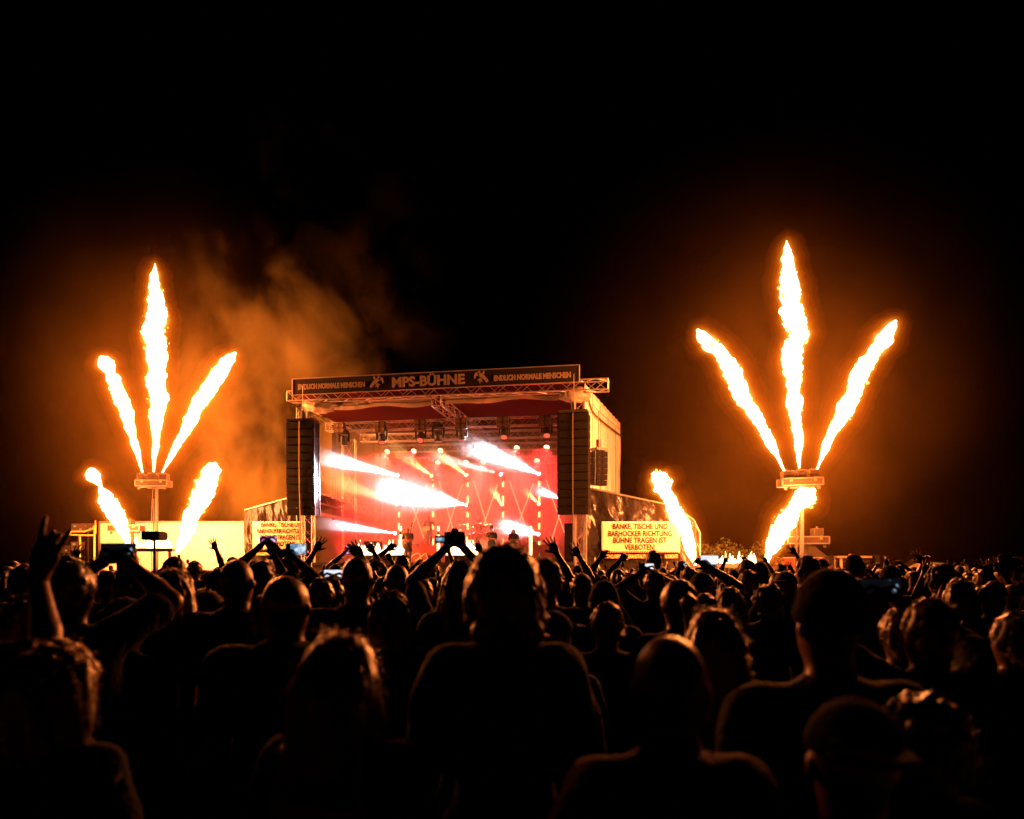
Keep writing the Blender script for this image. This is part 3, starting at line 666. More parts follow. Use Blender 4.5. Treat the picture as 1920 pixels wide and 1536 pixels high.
# ---- side wings of shiny black tarpaulin, with the warning banners
def wing(pts, vdep, lab, seed, post=None):
    """pts: photo points of the roof edge, left to right"""
    P = [SPX(x, y, .3) for x, y in pts]; base = (P[0] + P[-1]) / 2; t = thing('side_tent', (base.x, base.y, 0), lab, 'tent', 'black side tents')
    seg = [0]
    for i in range(1, len(P)): seg.append(seg[-1] + (P[i] - P[i - 1]).length)
    def edge(a):
        s_ = a * seg[-1]
        for i in range(1, len(P)):
            if s_ <= seg[i] + 1e-6: return P[i - 1].lerp(P[i], (s_ - seg[i - 1]) / (seg[i] - seg[i - 1]))
        return P[-1]
    def wl(a, b):
        e = edge(a); z = e.z * (1 - b) + .05 * b
        # slack swags hung from points on the edge
        sw = abs(math.sin(a * 14 + seed)); u = a * seg[-1]
        d = .10 * noise.noise(Vector((u * 1.1, z * .9, seed))) + .09 * noise.noise(Vector((u * 2.6 + .8 * z, z * 1.1, seed + 4))) + .035 * noise.noise(Vector((u * 7 + 3 * z, z * 4, seed + 9))) + .10 * sw * math.sin(min(1, b * 2.5) * 3.14)
        return e.xy.to_3d() + Vector((0, 0, z)) + NRM * (.12 + d)
    folds(wl, 110, 60, 'tent_wall', BLACK_T, t)
    def rf(a, b):
        e = edge(a); return e + SV * (b * vdep) + Vector((0, 0, -.04 - .25 * b))
    folds(rf, 40, 6, 'tent_roof', BLACK_T, t, .02)
    mb = MB(); mb.path([q + NRM * .13 for q in P], .05, 7); mb.build('edge_pole', ALU, t)
    for q in (P[0], P[-1]):
        mb = MB(); mb.tube(Vector((q.x, q.y, 0)), q, .05, 7); mb.build('tent_pole', ALU, t)
    return t
wing([(1100, 915), (1243, 945), (1272, 955), (1300, 975), (1312, 1000)], 4, 'black glossy tent wing right of the stage behind the yellow banner', 2.0)
wing([(461, 957), (541, 935), (590, 921)], 4, 'black glossy tent wing left of the stage with wrinkled folds', 5.0)
BAN = mat('banner_vinyl', (.86, .80, .60), .5, var=.06, scale=1.5, bump=.5, bscale=2.2); INK = mat('banner_ink', (.008, .004, .002), .9, spec=.05); INKY = mat('banner_ink_yellow', (.74, .60, .26), .6)
def warn(x0, x1, y0, y1, ystripe, v, lab, lines, capx, tail):
    a = SPX(x0, y1, v); t = thing('warning_banner', SPX((x0 + x1) / 2, y1, v), lab, 'banner', 'warning banners')
    def cl(a_, b_, ya=y0, yb=ystripe): 
        q = SPX(x0 + (x1 - x0) * a_, yb + (ya - yb) * b_, v); return q + NRM * (.02 * noise.noise(Vector((a_ * 7, b_ * 3, x0))) + .012 * noise.noise(Vector((a_ * 20, b_ * 6, x0))))
    folds(lambda a_, b_: cl(a_, b_), 50, 16, 'banner_cloth', BAN, t, .01)
    mb = MB(); mb.box8([SPX(x0, y1, v), SPX(x1, y1, v), SPX(x1, y1, v) + SV * .02, SPX(x0, y1, v) + SV * .02, SPX(x0, ystripe, v), SPX(x1, ystripe, v), SPX(x1, ystripe, v) + SV * .02, SPX(x0, ystripe, v) + SV * .02]); mb.build('black_strip', INK, t)
    w_ = NRM * .05
    for (txt, xa, xb, yb, hpx) in lines: put_text('lettering', txt, SPX(xa, yb, v) + w_, SPX(xb, yb, v) + w_, hpx / F * 37, INK, t, NRM, bold=.028, extr=.004)
    for (txt, xa, xb, yb, hpx) in tail: put_text('lettering', txt, SPX(xa, yb, v) + w_, SPX(xb, yb, v) + w_, hpx / F * 37, INKY, t, NRM, bold=.03, extr=.004)
    n = int((x1 - x0) / 4.2); mb = MB()
    for i in range(n):
        xs = x0 + 1 + (x1 - x0 - 3) * i / n; yy = ystripe
        q = [SPX(xs, yy + .3, v) + w_, SPX(xs + 2.2, yy + .3, v) + w_, SPX(xs + 4, yy - 3.4, v) + w_, SPX(xs + 1.8, yy - 3.4, v) + w_]; mb.add(q, [(0, 1, 2, 3)])
    mb.build('hazard_stripes', INK, t)
warn(1128, 1275, 978, 1048, 1037, -.15, 'yellow warning banner on the right tent wing reading BÄNKE, TISCHE UND BARHOCKER', [('BÄNKE, TISCHE UND', 1149, 1252, 992, 10), ('BARHOCKER RICHTUNG', 1141, 1260, 1005.5, 10), ('BÜHNE TRAGEN IST', 1150, 1250, 1018, 10), ('VERBOTEN!', 1171, 1229, 1031, 10)], 1, [('UNFALLGEFAHR-VERANSTALTUNG', 1131, 1222, 1046.5, 6.5), ('N DROHT!', 1247, 1271, 1046.5, 6.5)])
warn(474, 573, 978, 1043, 1032, -.15, 'pale warning banner on the left tent wing half behind the truss tower', [('BÄNKE, TISCHE UND', 490, 573, 988, 9.5), ('BARHOCKER RICHTUNG', 483, 572, 1000, 9.5), ('BÜHNE TRAGEN IST', 490, 568, 1012, 9.5), ('VERBOTEN!', 505, 553, 1024, 9.5)], 1, [('UNFALLGEFAHR-VERANSTALTUNG', 477, 545, 1041, 5.5), ('N DROHT!', 552, 570, 1041, 5.5)])
# ------------------------------------------------------------------ flame lifts, vehicles and things round the stage
CASE = mat('flight_case', (.03, .018, .01), .5, var=.2, scale=4); UNITM = mat('flame_unit_metal', (.03, .022, .015), .5, .1, var=.2, scale=5); MAST = mat('lift_mast', (.07, .065, .06), .5, .3, var=.15, scale=3)
def lift(D, cx, ytop, wpx, units, mastx, label, tilt=0.0):
    c = PX(cx, ytop, D); w_ = wpx / F * D; base = PX(mastx, HOR, D); t = thing('crank_lift', (base.x, D, 0), label, 'lift', 'crank lifts carrying flame units')
    h = .33; X = Vector((math.cos(tilt), 0, math.sin(tilt))); Z = Vector((-math.sin(tilt), 0, math.cos(tilt))); Y = Vector((0, 1, 0))
    cc = c - Z * (h / 2); mb = MB(); mb.box(cc, w_ * .97, .6, h * .86, (X, Y, Z)); cs = mb.build('case_lid', CASE, t, bevel=.02)
    mb = MB()
    for sz in (-1, 1):
        for sy in (-1, 1): mb.box(cc + Z * (sz * h * .43) + Y * (sy * .3), w_, .04, .05, (X, Y, Z))
    for sx in (-1, 1):
        for sy in (-1, 1): mb.box(cc + X * (sx * w_ * .487) + Y * (sy * .3), .05, .04, h * .9, (X, Y, Z))
    mb.build('case_edging', ALU, cs)
    mb = MB()
    for sx in (-.28, .3): mb.box(cc + X * (sx * w_) - Y * .31 + Z * .1, .12, .03, .16, (X, Y, Z))
    mb.build('case_latch', ALU, cs)
    for sx in (-1, 1):
        mb = MB(); q = cc + X * (sx * w_ * .40) - Z * (h * .62); mb.tube(q + Z * .1 - Y * .2, q - Y * .2, .03, 6); mb.lathe(q - Z * .05 - Y * .23, Y, [(.07, 0), (.07, .05)], 10); mb.build('castor', MAST, cs)
    for (dx, hp, wp) in units:
        mb = MB(); q = cc + X * (dx / F * D) + Z * (h / 2 + hp / F * D / 2); mb.box(q, wp / F * D, .42, hp / F * D, (X, Y, Z)); u = mb.build('flame_unit', UNITM, t, bevel=.02)
        mb = MB(); mb.tube(q + Z * (hp / F * D / 2), q + Z * (hp / F * D / 2 + .08), .06, 8); mb.box(q - Y * .215 + Z * .05, .14, .02, .04, (X, Y, Z)); mb.build('nozzle', BLACKM, u)
    zc = cc.z - h / 2; mb = MB(); mb.box(Vector((base.x, D, zc - .06)), .9, .12, .08); mb.build('fork', MAST, t)
    mb = MB(); mb.box(Vector((base.x + .05, D, zc * .5)), .13, .13, zc); mb.build('mast', MAST, t)
    mb = MB(); mb.box(Vector((base.x - .16, D + .1, zc * .45)), .06, .06, zc * .9); mb.path([Vector((base.x - .1, D - .1, zc)), Vector((base.x - .2, D - .1, zc * .6)), Vector((base.x - .12, D - .1, .3))], .02, 5); mb.build('winch_cable', BLACKM, t)
    mb = MB(); 
    for sx in (-1, 1): mb.box(Vector((base.x + sx * .6, D, .08)), 1.2, .1, .1); mb.tube(Vector((base.x, D, 1.0)), Vector((base.x + sx * 1.0, D, .1)), .03, 6)
    mb.build('outrigger', MAST, t)
    return t
lift(DL, 288, 901, 60, [(-21, 12, 15), (0, 13, 17), (20, 12, 15)], 292, 'tall lift on the left with three flame units on a flight case', 0.0)
lift(DL + .8, 237, 985, 61, [(0, 13, 12), (8, 11, 9)], 246, 'short lift before the white trailer, behind the low left flame', 0.0)
lift(DR, 1500, 897, 78, [(-24, 14, 20), (0, 15, 19), (24, 15, 19)], 1501, 'tall lift on the right with three flame units on a flight case', .035)
lift(DR + .6, 1511, 1006, 79, [(-25, 15, 19), (21, 15, 19)], 1510, 'short lift on the right with two boxes on its case', 0.0)
# fire rows in front of the lifts, on low burners
def burner(p0, p1, lab):
    c = (p0 + p1) / 2; t = thing('fire_burner', (c.x, c.y, 0), lab, 'burner', 'fire burners'); mb = MB(); mb.box(Vector((c.x, c.y, c.z - .12)), (p1 - p0).length + .2, .3, .16); mb.build('trough', MAST, t)
    for sx in (-1, 1): mb = MB(); mb.box(Vector((c.x + sx * (p1 - p0).length * .45, c.y, (c.z - .2) / 2)), .08, .2, c.z - .2); mb.build('leg', MAST, t)
a, b = PX(250, 1027, DL - 1.5), PX(322, 1027, DL - 1.5); burner(a, b, 'long burner with fire below the left lifts'); fire_row('fire_row', a, b, .48, 'row of fire low in front of the white trailer', 31, 500, 30)
a, b = PX(1347, 1056, DR + 2), PX(1415, 1056, DR + 2); burner(a, b, 'long burner with fire left of the right lifts'); fire_row('fire_row', a, b, .42, 'row of fire low between the two right flames', 32, 350, 24)
# white box trailer on the left
TRW = mat('trailer_white', (.78, .74, .66), .4, var=.04, scale=1.2, coat=.2)
D = 43.0; a = PX(187, 979, D); b = PX(478, 979, D); t = thing('box_trailer', ((a.x + b.x) / 2, D, 0), 'long white box trailer glowing in the firelight behind the left flames', 'trailer')
H = a.z; L_ = b.x - a.x
mb = MB(); mb.box(Vector(((a.x + b.x) / 2, D + 1.25, (H + 1.1) / 2)), L_, 2.5, H - 1.1); body_ = mb.build('box_body', TRW, t, bevel=.04)
for i in range(6):
    x = a.x + L_ * (i + .5) / 6; mb = MB(); mb.box(Vector((x, D - .006, (H + 1.1) / 2)), L_ / 6 - .012, .012, H - 1.3); mb.build('side_panel', TRW, t)
mb = MB(); mb.box(Vector(((a.x + b.x) / 2, D + .0, H + .0)), L_ + .04, .1, .1); mb.box(Vector(((a.x + b.x) / 2, D, 1.1)), L_ + .04, .1, .12); mb.box(Vector((a.x, D, (H + 1.1) / 2)), .1, .1, H - 1.1); mb.build('edge_rail', ALU, t)
for i in range(3):
    for sy in (0.3, 2.2):
        mb = MB(); mb.lathe(Vector((b.x - 1.5 - 1.3 * i, D + sy - .15, .5)), Vector((0, 1, 0)), [(.48, 0), (.5, .05), (.5, .25), (.48, .3)], 20); wl_ = mb.build('wheel', mat('tyre', (.02, .02, .02), .8), t); mb = MB(); mb.lathe(Vector((b.x - 1.5 - 1.3 * i, D + sy - .16, .5)), Vector((0, 1, 0)), [(.25, 0), (.22, .02)], 16); mb.build('rim', ALU, wl_)
mb = MB(); mb.box(Vector(((a.x + b.x) / 2, D + 1.2, .95)), L_, .9, .2); mb.build('chassis', BLACKM, t)
# red trailer and lorry cab on the right
D = 48.0; a = PX(1440, 1046, D); b = PX(1563, 1046, D); t = thing('box_trailer', ((a.x + b.x) / 2, D, 0), 'red and cream trailer beside the dark lorry cab behind the right lift', 'trailer'); H = a.z; L_ = b.x - a.x
REDP = mat('trailer_red', (.50, .14, .10), .4, var=.06, scale=1); CREAM = mat('trailer_cream', (.7, .6, .38), .45)
mb = MB(); mb.box(Vector(((a.x + b.x) / 2, D + 1.2, (H + .9) / 2)), L_, 2.4, H - .9); mb.build('box_body', REDP, t, bevel=.03)
mb = MB(); mb.box(Vector((b.x - .3, D - .01, (H + 1.2) / 2)), .65, .03, H - 1.25); mb.build('end_panel', CREAM, t)
mb = MB(); mb.box(Vector(((a.x + b.x) / 2, D - .02, H)), L_, .06, .08); mb.box(Vector(((a.x + b.x) / 2, D - .02, 1.75)), L_, .06, .07); mb.build('edge_rail', CREAM, t)
put_text('lettering', '85748', PX(1451, 1060, D - .05), PX(1472, 1060, D - .05), 4 / F * D, mat('white_paint', (.8, .78, .74), .5), t, Vector((0, -1, 0)), bold=.03, extr=.004)
for i in range(2):
    mb = MB(); mb.lathe(Vector((a.x + 1 + 1.3 * i, D + .2, .48)), Vector((0, 1, 0)), [(.46, 0), (.48, .05), (.48, .25), (.46, .3)], 20); mb.build('wheel', MATS['tyre'], t)
D = 46.0; c = PX(1601, 1062, D); t = thing('lorry', (c.x, D, 0), 'dark lorry cab with lit roof edge right of the red trailer', 'lorry'); Wc = 2.35; topz = PX(1600, 1044, D).z
CABP = mat('lorry_paint', (.05, .03, .025), .3, coat=.5, var=.1); GL = mat('dark_glass', (.01, .01, .012), .05, spec=1.0)
mb = MB(); x0 = c.x - Wc / 2; x1 = c.x + Wc / 2
mb.box8([Vector((x0, D, .5)), Vector((x1, D, .5)), Vector((x1, D + 2, .5)), Vector((x0, D + 2, .5)), Vector((x0 + .06, D + .25, topz)), Vector((x1 - .06, D + .25, topz)), Vector((x1 - .06, D + 2, topz)), Vector((x0 + .06, D + 2, topz))]); mb.build('cab', CABP, t, bevel=.08)
mb = MB(); mb.box8([Vector((x0 + .1, D + .07, 1.5)), Vector((x1 - .1, D + .07, 1.5)), Vector((x1 - .1, D + .1, 1.5)), Vector((x0 + .1, D + .1, 1.5)), Vector((x0 + .16, D + .16, topz - .35)), Vector((x1 - .16, D + .16, topz - .35)), Vector((x1 - .16, D + .2, topz - .35)), Vector((x0 + .16, D + .2, topz - .35))]); mb.build('windscreen', GL, t)
mb = MB(); mb.box(Vector((c.x, D + .12, topz - .02)), Wc * .93, .5, .14); mb.build('sun_visor', mat('visor_paint', (.55, .42, .25), .4), t, bevel=.05)
mb = MB(); mb.box(Vector((x0 + .42, D + .08, 2.0)), .16, .06, .9); mb.build('windscreen_pillar', CREAM, t)
mb = MB(); mb.lathe(Vector((c.x - .1, D + .3, topz + .05)), Zv, [(.09, 0), (.09, .1), (.04, .14)], 10); mb.build('beacon', mat('amber_glass', (.6, .25, .03), .2), t)
for sx in (-1, 1):
    mb = MB(); mb.box(Vector((c.x + sx * (Wc / 2 + .25), D - .05, 2.35)), .22, .12, .55); mb.tube(Vector((c.x + sx * (Wc / 2), D + .1, 2.62)), Vector((c.x + sx * (Wc / 2 + .25), D - .05, 2.62)), .025, 5); mb.build('mirror', BLACKM, t)
    mb = MB(); mb.lathe(Vector((c.x + sx * .85 - .15, D + .9, .5)), Vector((1, 0, 0)), [(.48, 0), (.5, .05), (.5, .25), (.48, .3)], 20); mb.build('wheel', MATS['tyre'], t)
    mb = MB(); mb.box(Vector((c.x + sx * .85, D - .01, .85)), .4, .06, .2); mb.build('headlight', mat('headlight_glass', (.6, .55, .45), .15), t)
mb = MB(); mb.box(Vector((c.x, D - .02, 1.1)), 1.3, .06, .45); mb.build('radiator_grille', BLACKM, t)
# pointed tent behind the right lift, low marquee, barrier line
def pagoda(D, xa, xb, yt, yb, lab, m):
    A = PX(xa, yb, D); B = PX(xb, yb, D); T = PX((xa + xb) / 2, yt, D); w_ = B.x - A.x; c = Vector(((A.x + B.x) / 2, D + w_ / 2, 0)); t = thing('pointed_tent', c, lab, 'tent'); mb = MB(); n = 8; vs = []
    for k in range(n + 1):
        f = k / n; s_ = w_ / 2 * ((1 - f) ** 1.5 * .97 + .03 * (1 - f)); z = A.z + (T.z - A.z) * f
        vs += [c + Vector((sx * s_, sy * s_, z)) for sx, sy in ((-1, -1), (1, -1), (1, 1), (-1, 1))]
    fs = [(k * 4 + i, k * 4 + (i + 1) % 4, k * 4 + 4 + (i + 1) % 4, k * 4 + 4 + i) for k in range(n) for i in range(4)]; mb.add(vs, fs); mb.build('tent_roof', m, t)
    mb = MB(); mb.box(c + Vector((0, 0, A.z / 2)), w_ * .96, w_ * .96, A.z); mb.build('tent_wall', m, t)
    for sx in (-1, 1): mb = MB(); mb.tube(c + Vector((sx * w_ / 2, -w_ / 2, 0)), c + Vector((sx * w_ / 2, -w_ / 2, A.z)), .05, 6); mb.build('tent_pole', ALU, t)
CANV = mat('canvas', (.42, .34, .24), .85, var=.12, scale=2)
pagoda(62, 1506, 1556, 1012, 1046, 'pointed dark tent roof seen behind the right short lift', CANV)
pagoda(58, 1700, 1745, 1046, 1064, 'dark pointed stall tent left of the pale marquee', mat('dark_canvas', (.08, .05, .03), .9))
D = 50; a = PX(1738, 1054, D); b = PX(1792, 1054, D); t = thing('marquee', ((a.x + b.x) / 2, D, 0), 'small pale marquee at the far right of the field', 'tent'); mb = MB(); H = a.z; x0, x1 = a.x, b.x
mb.add([(x0, D, 0), (x1, D, 0), (x1, D + 3, 0), (x0, D + 3, 0), (x0, D, H - .45), (x1, D, H - .55), (x1, D + 3, H - .55), (x0, D + 3, H - .45), (x0 + .1, D + 1.2, H), (x1 - .1, D + 1.2, H - .05)], [(0, 1, 5, 4), (1, 2, 6, 5), (2, 3, 7, 6), (3, 0, 4, 7), (4, 5, 9, 8), (6, 7, 8, 9), (5, 6, 9), (7, 4, 8)]); mb.build('tent_cover', mat('pale_canvas', (.75, .66, .46), .8, var=.06), t)
mb = MB(); mb.box(Vector(((x0 + x1) / 2, D + 1.2, H + .02)), 1.0, .12, .06); mb.build('ridge', BLACKM, t)
for i in range(7):
    D = 36.5; a = PX(1640 + 44 * i, 1068, D); b = PX(1640 + 44 * i + 43, 1068, D); t = thing('barrier', ((a.x + b.x) / 2, D, 0), '%s pale metal crowd barrier counted from the lorry' % names[i], 'barrier', 'crowd barriers at the far right'); H = CZ - .02
    mb = MB(); mb.box(Vector(((a.x + b.x) / 2, D, H)), b.x - a.x, .35, .06); mb.build('top_shelf', mat('barrier_metal', (.7, .68, .64), .4, .5), t)
    mb = MB(); mb.box(Vector(((a.x + b.x) / 2, D + .1, H * .5)), b.x - a.x - .02, .03, H * .9); mb.build('panel', MATS['barrier_metal'], t)
    mb = MB(); mb.tube(Vector((a.x + .05, D, 0)), Vector((a.x + .05, D - .1, H)), .03, 6); mb.tube(Vector((b.x - .05, D, 0)), Vector((b.x - .05, D - .1, H)), .03, 6); mb.build('frame', ALU, t)
# curved yellow rail frame at the far left and stall lamps behind it
D = 41.0; pts = [(131, 1003), (134, 997), (158, 997), (168, 994), (174, 991), (179, 985)]; pts2 = [(131, 1003), (160, 1004), (175, 1004), (179, 1000), (179, 985)]
c = PX(155, HOR, D); t = thing('curved_rail', (c.x, D, 0), 'curved tubular rail outlined in firelight left of the white trailer', 'rail'); mb = MB(); YEL = mat('yellow_paint', (.6, .42, .1), .4, var=.1)
mb.path([PX(x, y, D) for x, y in pts], .045, 7); mb.path([PX(x, y, D) for x, y in pts2], .045, 7); mb.build('rail_loop', YEL, t); mb = MB(); mb.tube(PX(177, 988, D), Vector((PX(177, 988, D).x, D, 0)), .05, 7); mb.tube(PX(150, 1004, D), Vector((PX(150, 1004, D).x, D, 0)), .04, 7); mb.tube(PX(179, 985, D), PX(179, 976, D), .03, 6); mb.build('rail_post', YEL, t)
# far stalls with small warm lamps
for i, (px, py, D) in enumerate(((147, 990, 44), (165, 989, 46), (146, 1024, 44), (120, 1030, 50))):
    c = PX(px, py, D); t = thing('stall_sign', (c.x, D, 0), ['small board with faint lamps above the curved rail', 'small dark board near the trailer corner', 'small board with a bent lit stripe below the curved rail', 'dark board left of the curved rail'][i], 'sign'); mb = MB(); mb.box(c, .8, .05, .5); mb.build('board', mat('dark_board', (.05, .03, .02), .8), t); mb = MB(); mb.tube(Vector((c.x, D + .05, 0)), c, .03, 6); mb.build('post', BLACKM, t)
    mb = MB(); mb.box(c + Vector((-.2, -.04, .1)), .16, .03, .12); mb.box(c + Vector((.15, -.04, -.08)), .12, .03, .1); mb.build('lamp', emat('warm_lamp', (1, .5, .12), .5), t)
# leafy bushes at the right behind the fire row
LEAF = mat('leaf', (.09, .11, .03), .6, var=.4, scale=3)
def bush(px, D, h, w_, seed, lab):
    rr = random.Random(seed); c = PX(px, HOR, D); t = thing('tree', (c.x, D, 0), lab, 'tree', 'small trees beyond the field'); mb = MB(); mb.tube(Vector((c.x, D, 0)), Vector((c.x + .1, D, h * .55)), .14, 8, .07)
    for k in range(7): mb.tube(Vector((c.x, D, h * (.3 + .04 * k))), Vector((c.x + w_ * .4 * math.cos(k * 2.4), D + w_ * .4 * math.sin(k * 2.4), h * (.6 + .04 * k))), .05, 5, .02)
    mb.build('trunk', mat('bark', (.08, .05, .03), .9), t); mb = MB()
    cl_ = [(Vector((rr.uniform(-.5, .5) * w_, rr.uniform(-.5, .5) * w_, h * rr.uniform(.45, .9))), rr.uniform(.25, .5) * w_ * .6) for _ in range(12)]
    for i in range(2600):
        q, s_ = rr.choice(cl_); d = Vector((rr.gauss(0, 1), rr.gauss(0, 1), rr.gauss(0, 1))).normalized() * s_ * rr.random() ** .4; p = Vector((c.x, D, 0)) + q + d; n = Vector((rr.gauss(0, 1), rr.gauss(0, 1), rr.gauss(0, 1))).normalized(); a = n.orthogonal().normalized() * .10; b = n.cross(a.normalized()) * .06
        mb.add([p - a, p + b, p + a, p - b], [(0, 1, 2, 3)])
    mb.build('crown', LEAF, t)
bush(1330, 44, 3.1, 3.0, 3, 'leafy tree behind the low right fire row'); bush(1395, 46, 3.3, 3.2, 4, 'second leafy tree behind the fire row nearer the right lift'); bush(1285, 47, 2.7, 2.6, 5, 'small tree just right of the black tent wing')
# ------------------------------------------------------------------ people: smooth implicit bodies
def cap(a, b, ra, rb=None, k=0.03): return ('c', np.array(a, float), np.array(b, float), ra, ra if rb is None else rb, k)
def ell(c, r, k=0.03): return ('e', np.array(c, float), np.array(r, float), None, None, k)

def surface_nets(D, org, h):
    """vectorised surface nets on a distance grid"""
    s = D < 0
    nx, ny, nz = D.shape
    cells = np.zeros((nx - 1, ny - 1, nz - 1), bool); allin = np.ones_like(cells); acc = np.zeros(cells.shape + (3,), np.float32); cnt = np.zeros(cells.shape, np.float32)
    sl = lambda i, n: slice(i, n - 1 + i)
    C = {}
    for i in (0, 1):
        for j in (0, 1):
            for k in (0, 1):
                q = s[sl(i, nx), sl(j, ny), sl(k, nz)]; cells |= q; allin &= q
                C[i, j, k] = D[sl(i, nx), sl(j, ny), sl(k, nz)]
    act = cells & ~allin
    idx = np.argwhere(act)
    if len(idx) == 0: return np.zeros((0, 3)), np.zeros((0, 4), int)
    cv = {key: a[act] for key, a in C.items()}
    acc = np.zeros((len(idx), 3)); cnt = np.zeros(len(idx))
    keys = list(cv)
    for a in keys:
        for ax in range(3):
            if a[ax] == 0:
                b = list(a); b[ax] = 1; b = tuple(b)
                da, db = cv[a], cv[b]; cr = (da < 0) != (db < 0)
                t = np.where(cr, da / np.where(cr, da - db, 1), 0)
                p = np.tile(np.array(a, float), (len(idx), 1)); p[:, ax] += t
                acc += np.where(cr[:, None], p, 0); cnt += cr
    V = (idx + acc / cnt[:, None]) * h + org
    num = -np.ones(act.shape, int); num[tuple(idx.T)] = np.arange(len(idx))
    Fq = []
    for ax in range(3):
        o1, o2 = [(1, 2), (2, 0), (0, 1)][ax]
        sa = [slice(1, -1)] * 3; sa[ax] = slice(0, -1); sb = list(sa); sb[ax] = slice(1, None)
        A = s[tuple(sa)]; B = s[tuple(sb)]
        for flip, m in ((False, A & ~B), (True, ~A & B)):
            e = np.argwhere(m)
            if len(e) == 0: continue
            base = e.copy(); base[:, o1] += 1; base[:, o2] += 1
            def nb(d1, d2):
                q = base.copy(); q[:, o1] -= d1; q[:, o2] -= d2; return num[tuple(q.T)]
            qd = np.stack([nb(1, 1), nb(0, 1), nb(0, 0), nb(1, 0)], 1)
            Fq.append(qd[:, ::-1] if flip else qd)
    Fq = np.concatenate(Fq); Fq = Fq[(Fq >= 0).all(1)]
    return V, Fq

def sdf_mesh(prims, h, infl=0.0, zmin=None, zmax=None, disp=None, cuts=()):
    lo = np.min([np.minimum(p[1], p[2]) - max(p[3], p[4]) if p[0] == 'c' else p[1] - p[2] for p in prims], 0) - infl - 3 * h - 0.02
    hi = np.max([np.maximum(p[1], p[2]) + max(p[3], p[4]) if p[0] == 'c' else p[1] + p[2] for p in prims], 0) + infl + 3 * h + 0.02
    n = np.ceil((hi - lo) / h).astype(int) + 1
    D = np.full(n, 0.5, np.float32)
    ax = [lo[i] + np.arange(n[i]) * h for i in range(3)]
    for p in prims:
        k = p[5]; m = k + 2.5 * h + infl + 0.012
        if p[0] == 'c':
            rmax = max(p[3], p[4]); a0 = np.minimum(p[1], p[2]) - rmax - m; a1 = np.maximum(p[1], p[2]) + rmax + m
        else: a0 = p[1] - p[2] - m; a1 = p[1] + p[2] + m
        i0 = np.clip(((a0 - lo) / h).astype(int), 0, n - 1); i1 = np.clip(((a1 - lo) / h).astype(int) + 2, 1, n)
        X = ax[0][i0[0]:i1[0], None, None]; Y = ax[1][None, i0[1]:i1[1], None]; Z = ax[2][None, None, i0[2]:i1[2]]
        if p[0] == 'c':
            A, B = p[1], p[2]; ba = B - A; L2 = max(1e-9, float(ba @ ba))
            t = np.clip(((X - A[0]) * ba[0] + (Y - A[1]) * ba[1] + (Z - A[2]) * ba[2]) / L2, 0, 1)
            d = np.sqrt((X - A[0] - t * ba[0]) ** 2 + (Y - A[1] - t * ba[1]) ** 2 + (Z - A[2] - t * ba[2]) ** 2) - (p[3] + (p[4] - p[3]) * t)
        else:
            c, r = p[1], p[2]
            x, y, z = (X - c[0]), (Y - c[1]), (Z - c[2])
            k0 = np.sqrt((x / r[0]) ** 2 + (y / r[1]) ** 2 + (z / r[2]) ** 2) + 1e-9
            k1 = np.sqrt((x / r[0] ** 2) ** 2 + (y / r[1] ** 2) ** 2 + (z / r[2] ** 2) ** 2) + 1e-9
            d = k0 * (k0 - 1) / k1
        sub = D[i0[0]:i1[0], i0[1]:i1[1], i0[2]:i1[2]]
        hh = np.clip(0.5 + 0.5 * (sub - d) / k, 0, 1)
        sub[...] = sub * (1 - hh) + d * hh - k * hh * (1 - hh)
    D -= infl
    Z = ax[2][None, None, :]
    if zmin is not None: D = np.maximum(D, (zmin - Z))
    if zmax is not None: D = np.maximum(D, (Z - zmax))
    for nrm, off in cuts:     # keep the side where nrm . p < off
        D = np.maximum(D, ax[0][:, None, None] * nrm[0] + ax[1][None, :, None] * nrm[1] + Z * nrm[2] - off)
    V, Q = surface_nets(D.astype(np.float32), lo, h)
    if disp is not None:
        for i in range(len(V)):
            V[i] += np.array(disp(Vector(V[i])))
    return V, Q

def to_mesh(name, V, Q, mats, smooth=True):
    me = bpy.data.meshes.new(name)
    me.vertices.add(len(V)); me.vertices.foreach_set('co', np.asarray(V, np.float32).ravel())
    Q = np.asarray(Q, np.int32)
    me.loops.add(len(Q) * 4); me.loops.foreach_set('vertex_index', Q.ravel())
    me.polygons.add(len(Q)); me.polygons.foreach_set('loop_start', np.arange(0, len(Q) * 4, 4, dtype=np.int32))
    try: me.polygons.foreach_set('loop_total', np.full(len(Q), 4, np.int32))
    except Exception: pass
    me.update(calc_edges=True); me.validate()
    if smooth: me.polygons.foreach_set('use_smooth', np.ones(len(me.polygons), bool))
    for m in mats: me.materials.append(m)
    return me

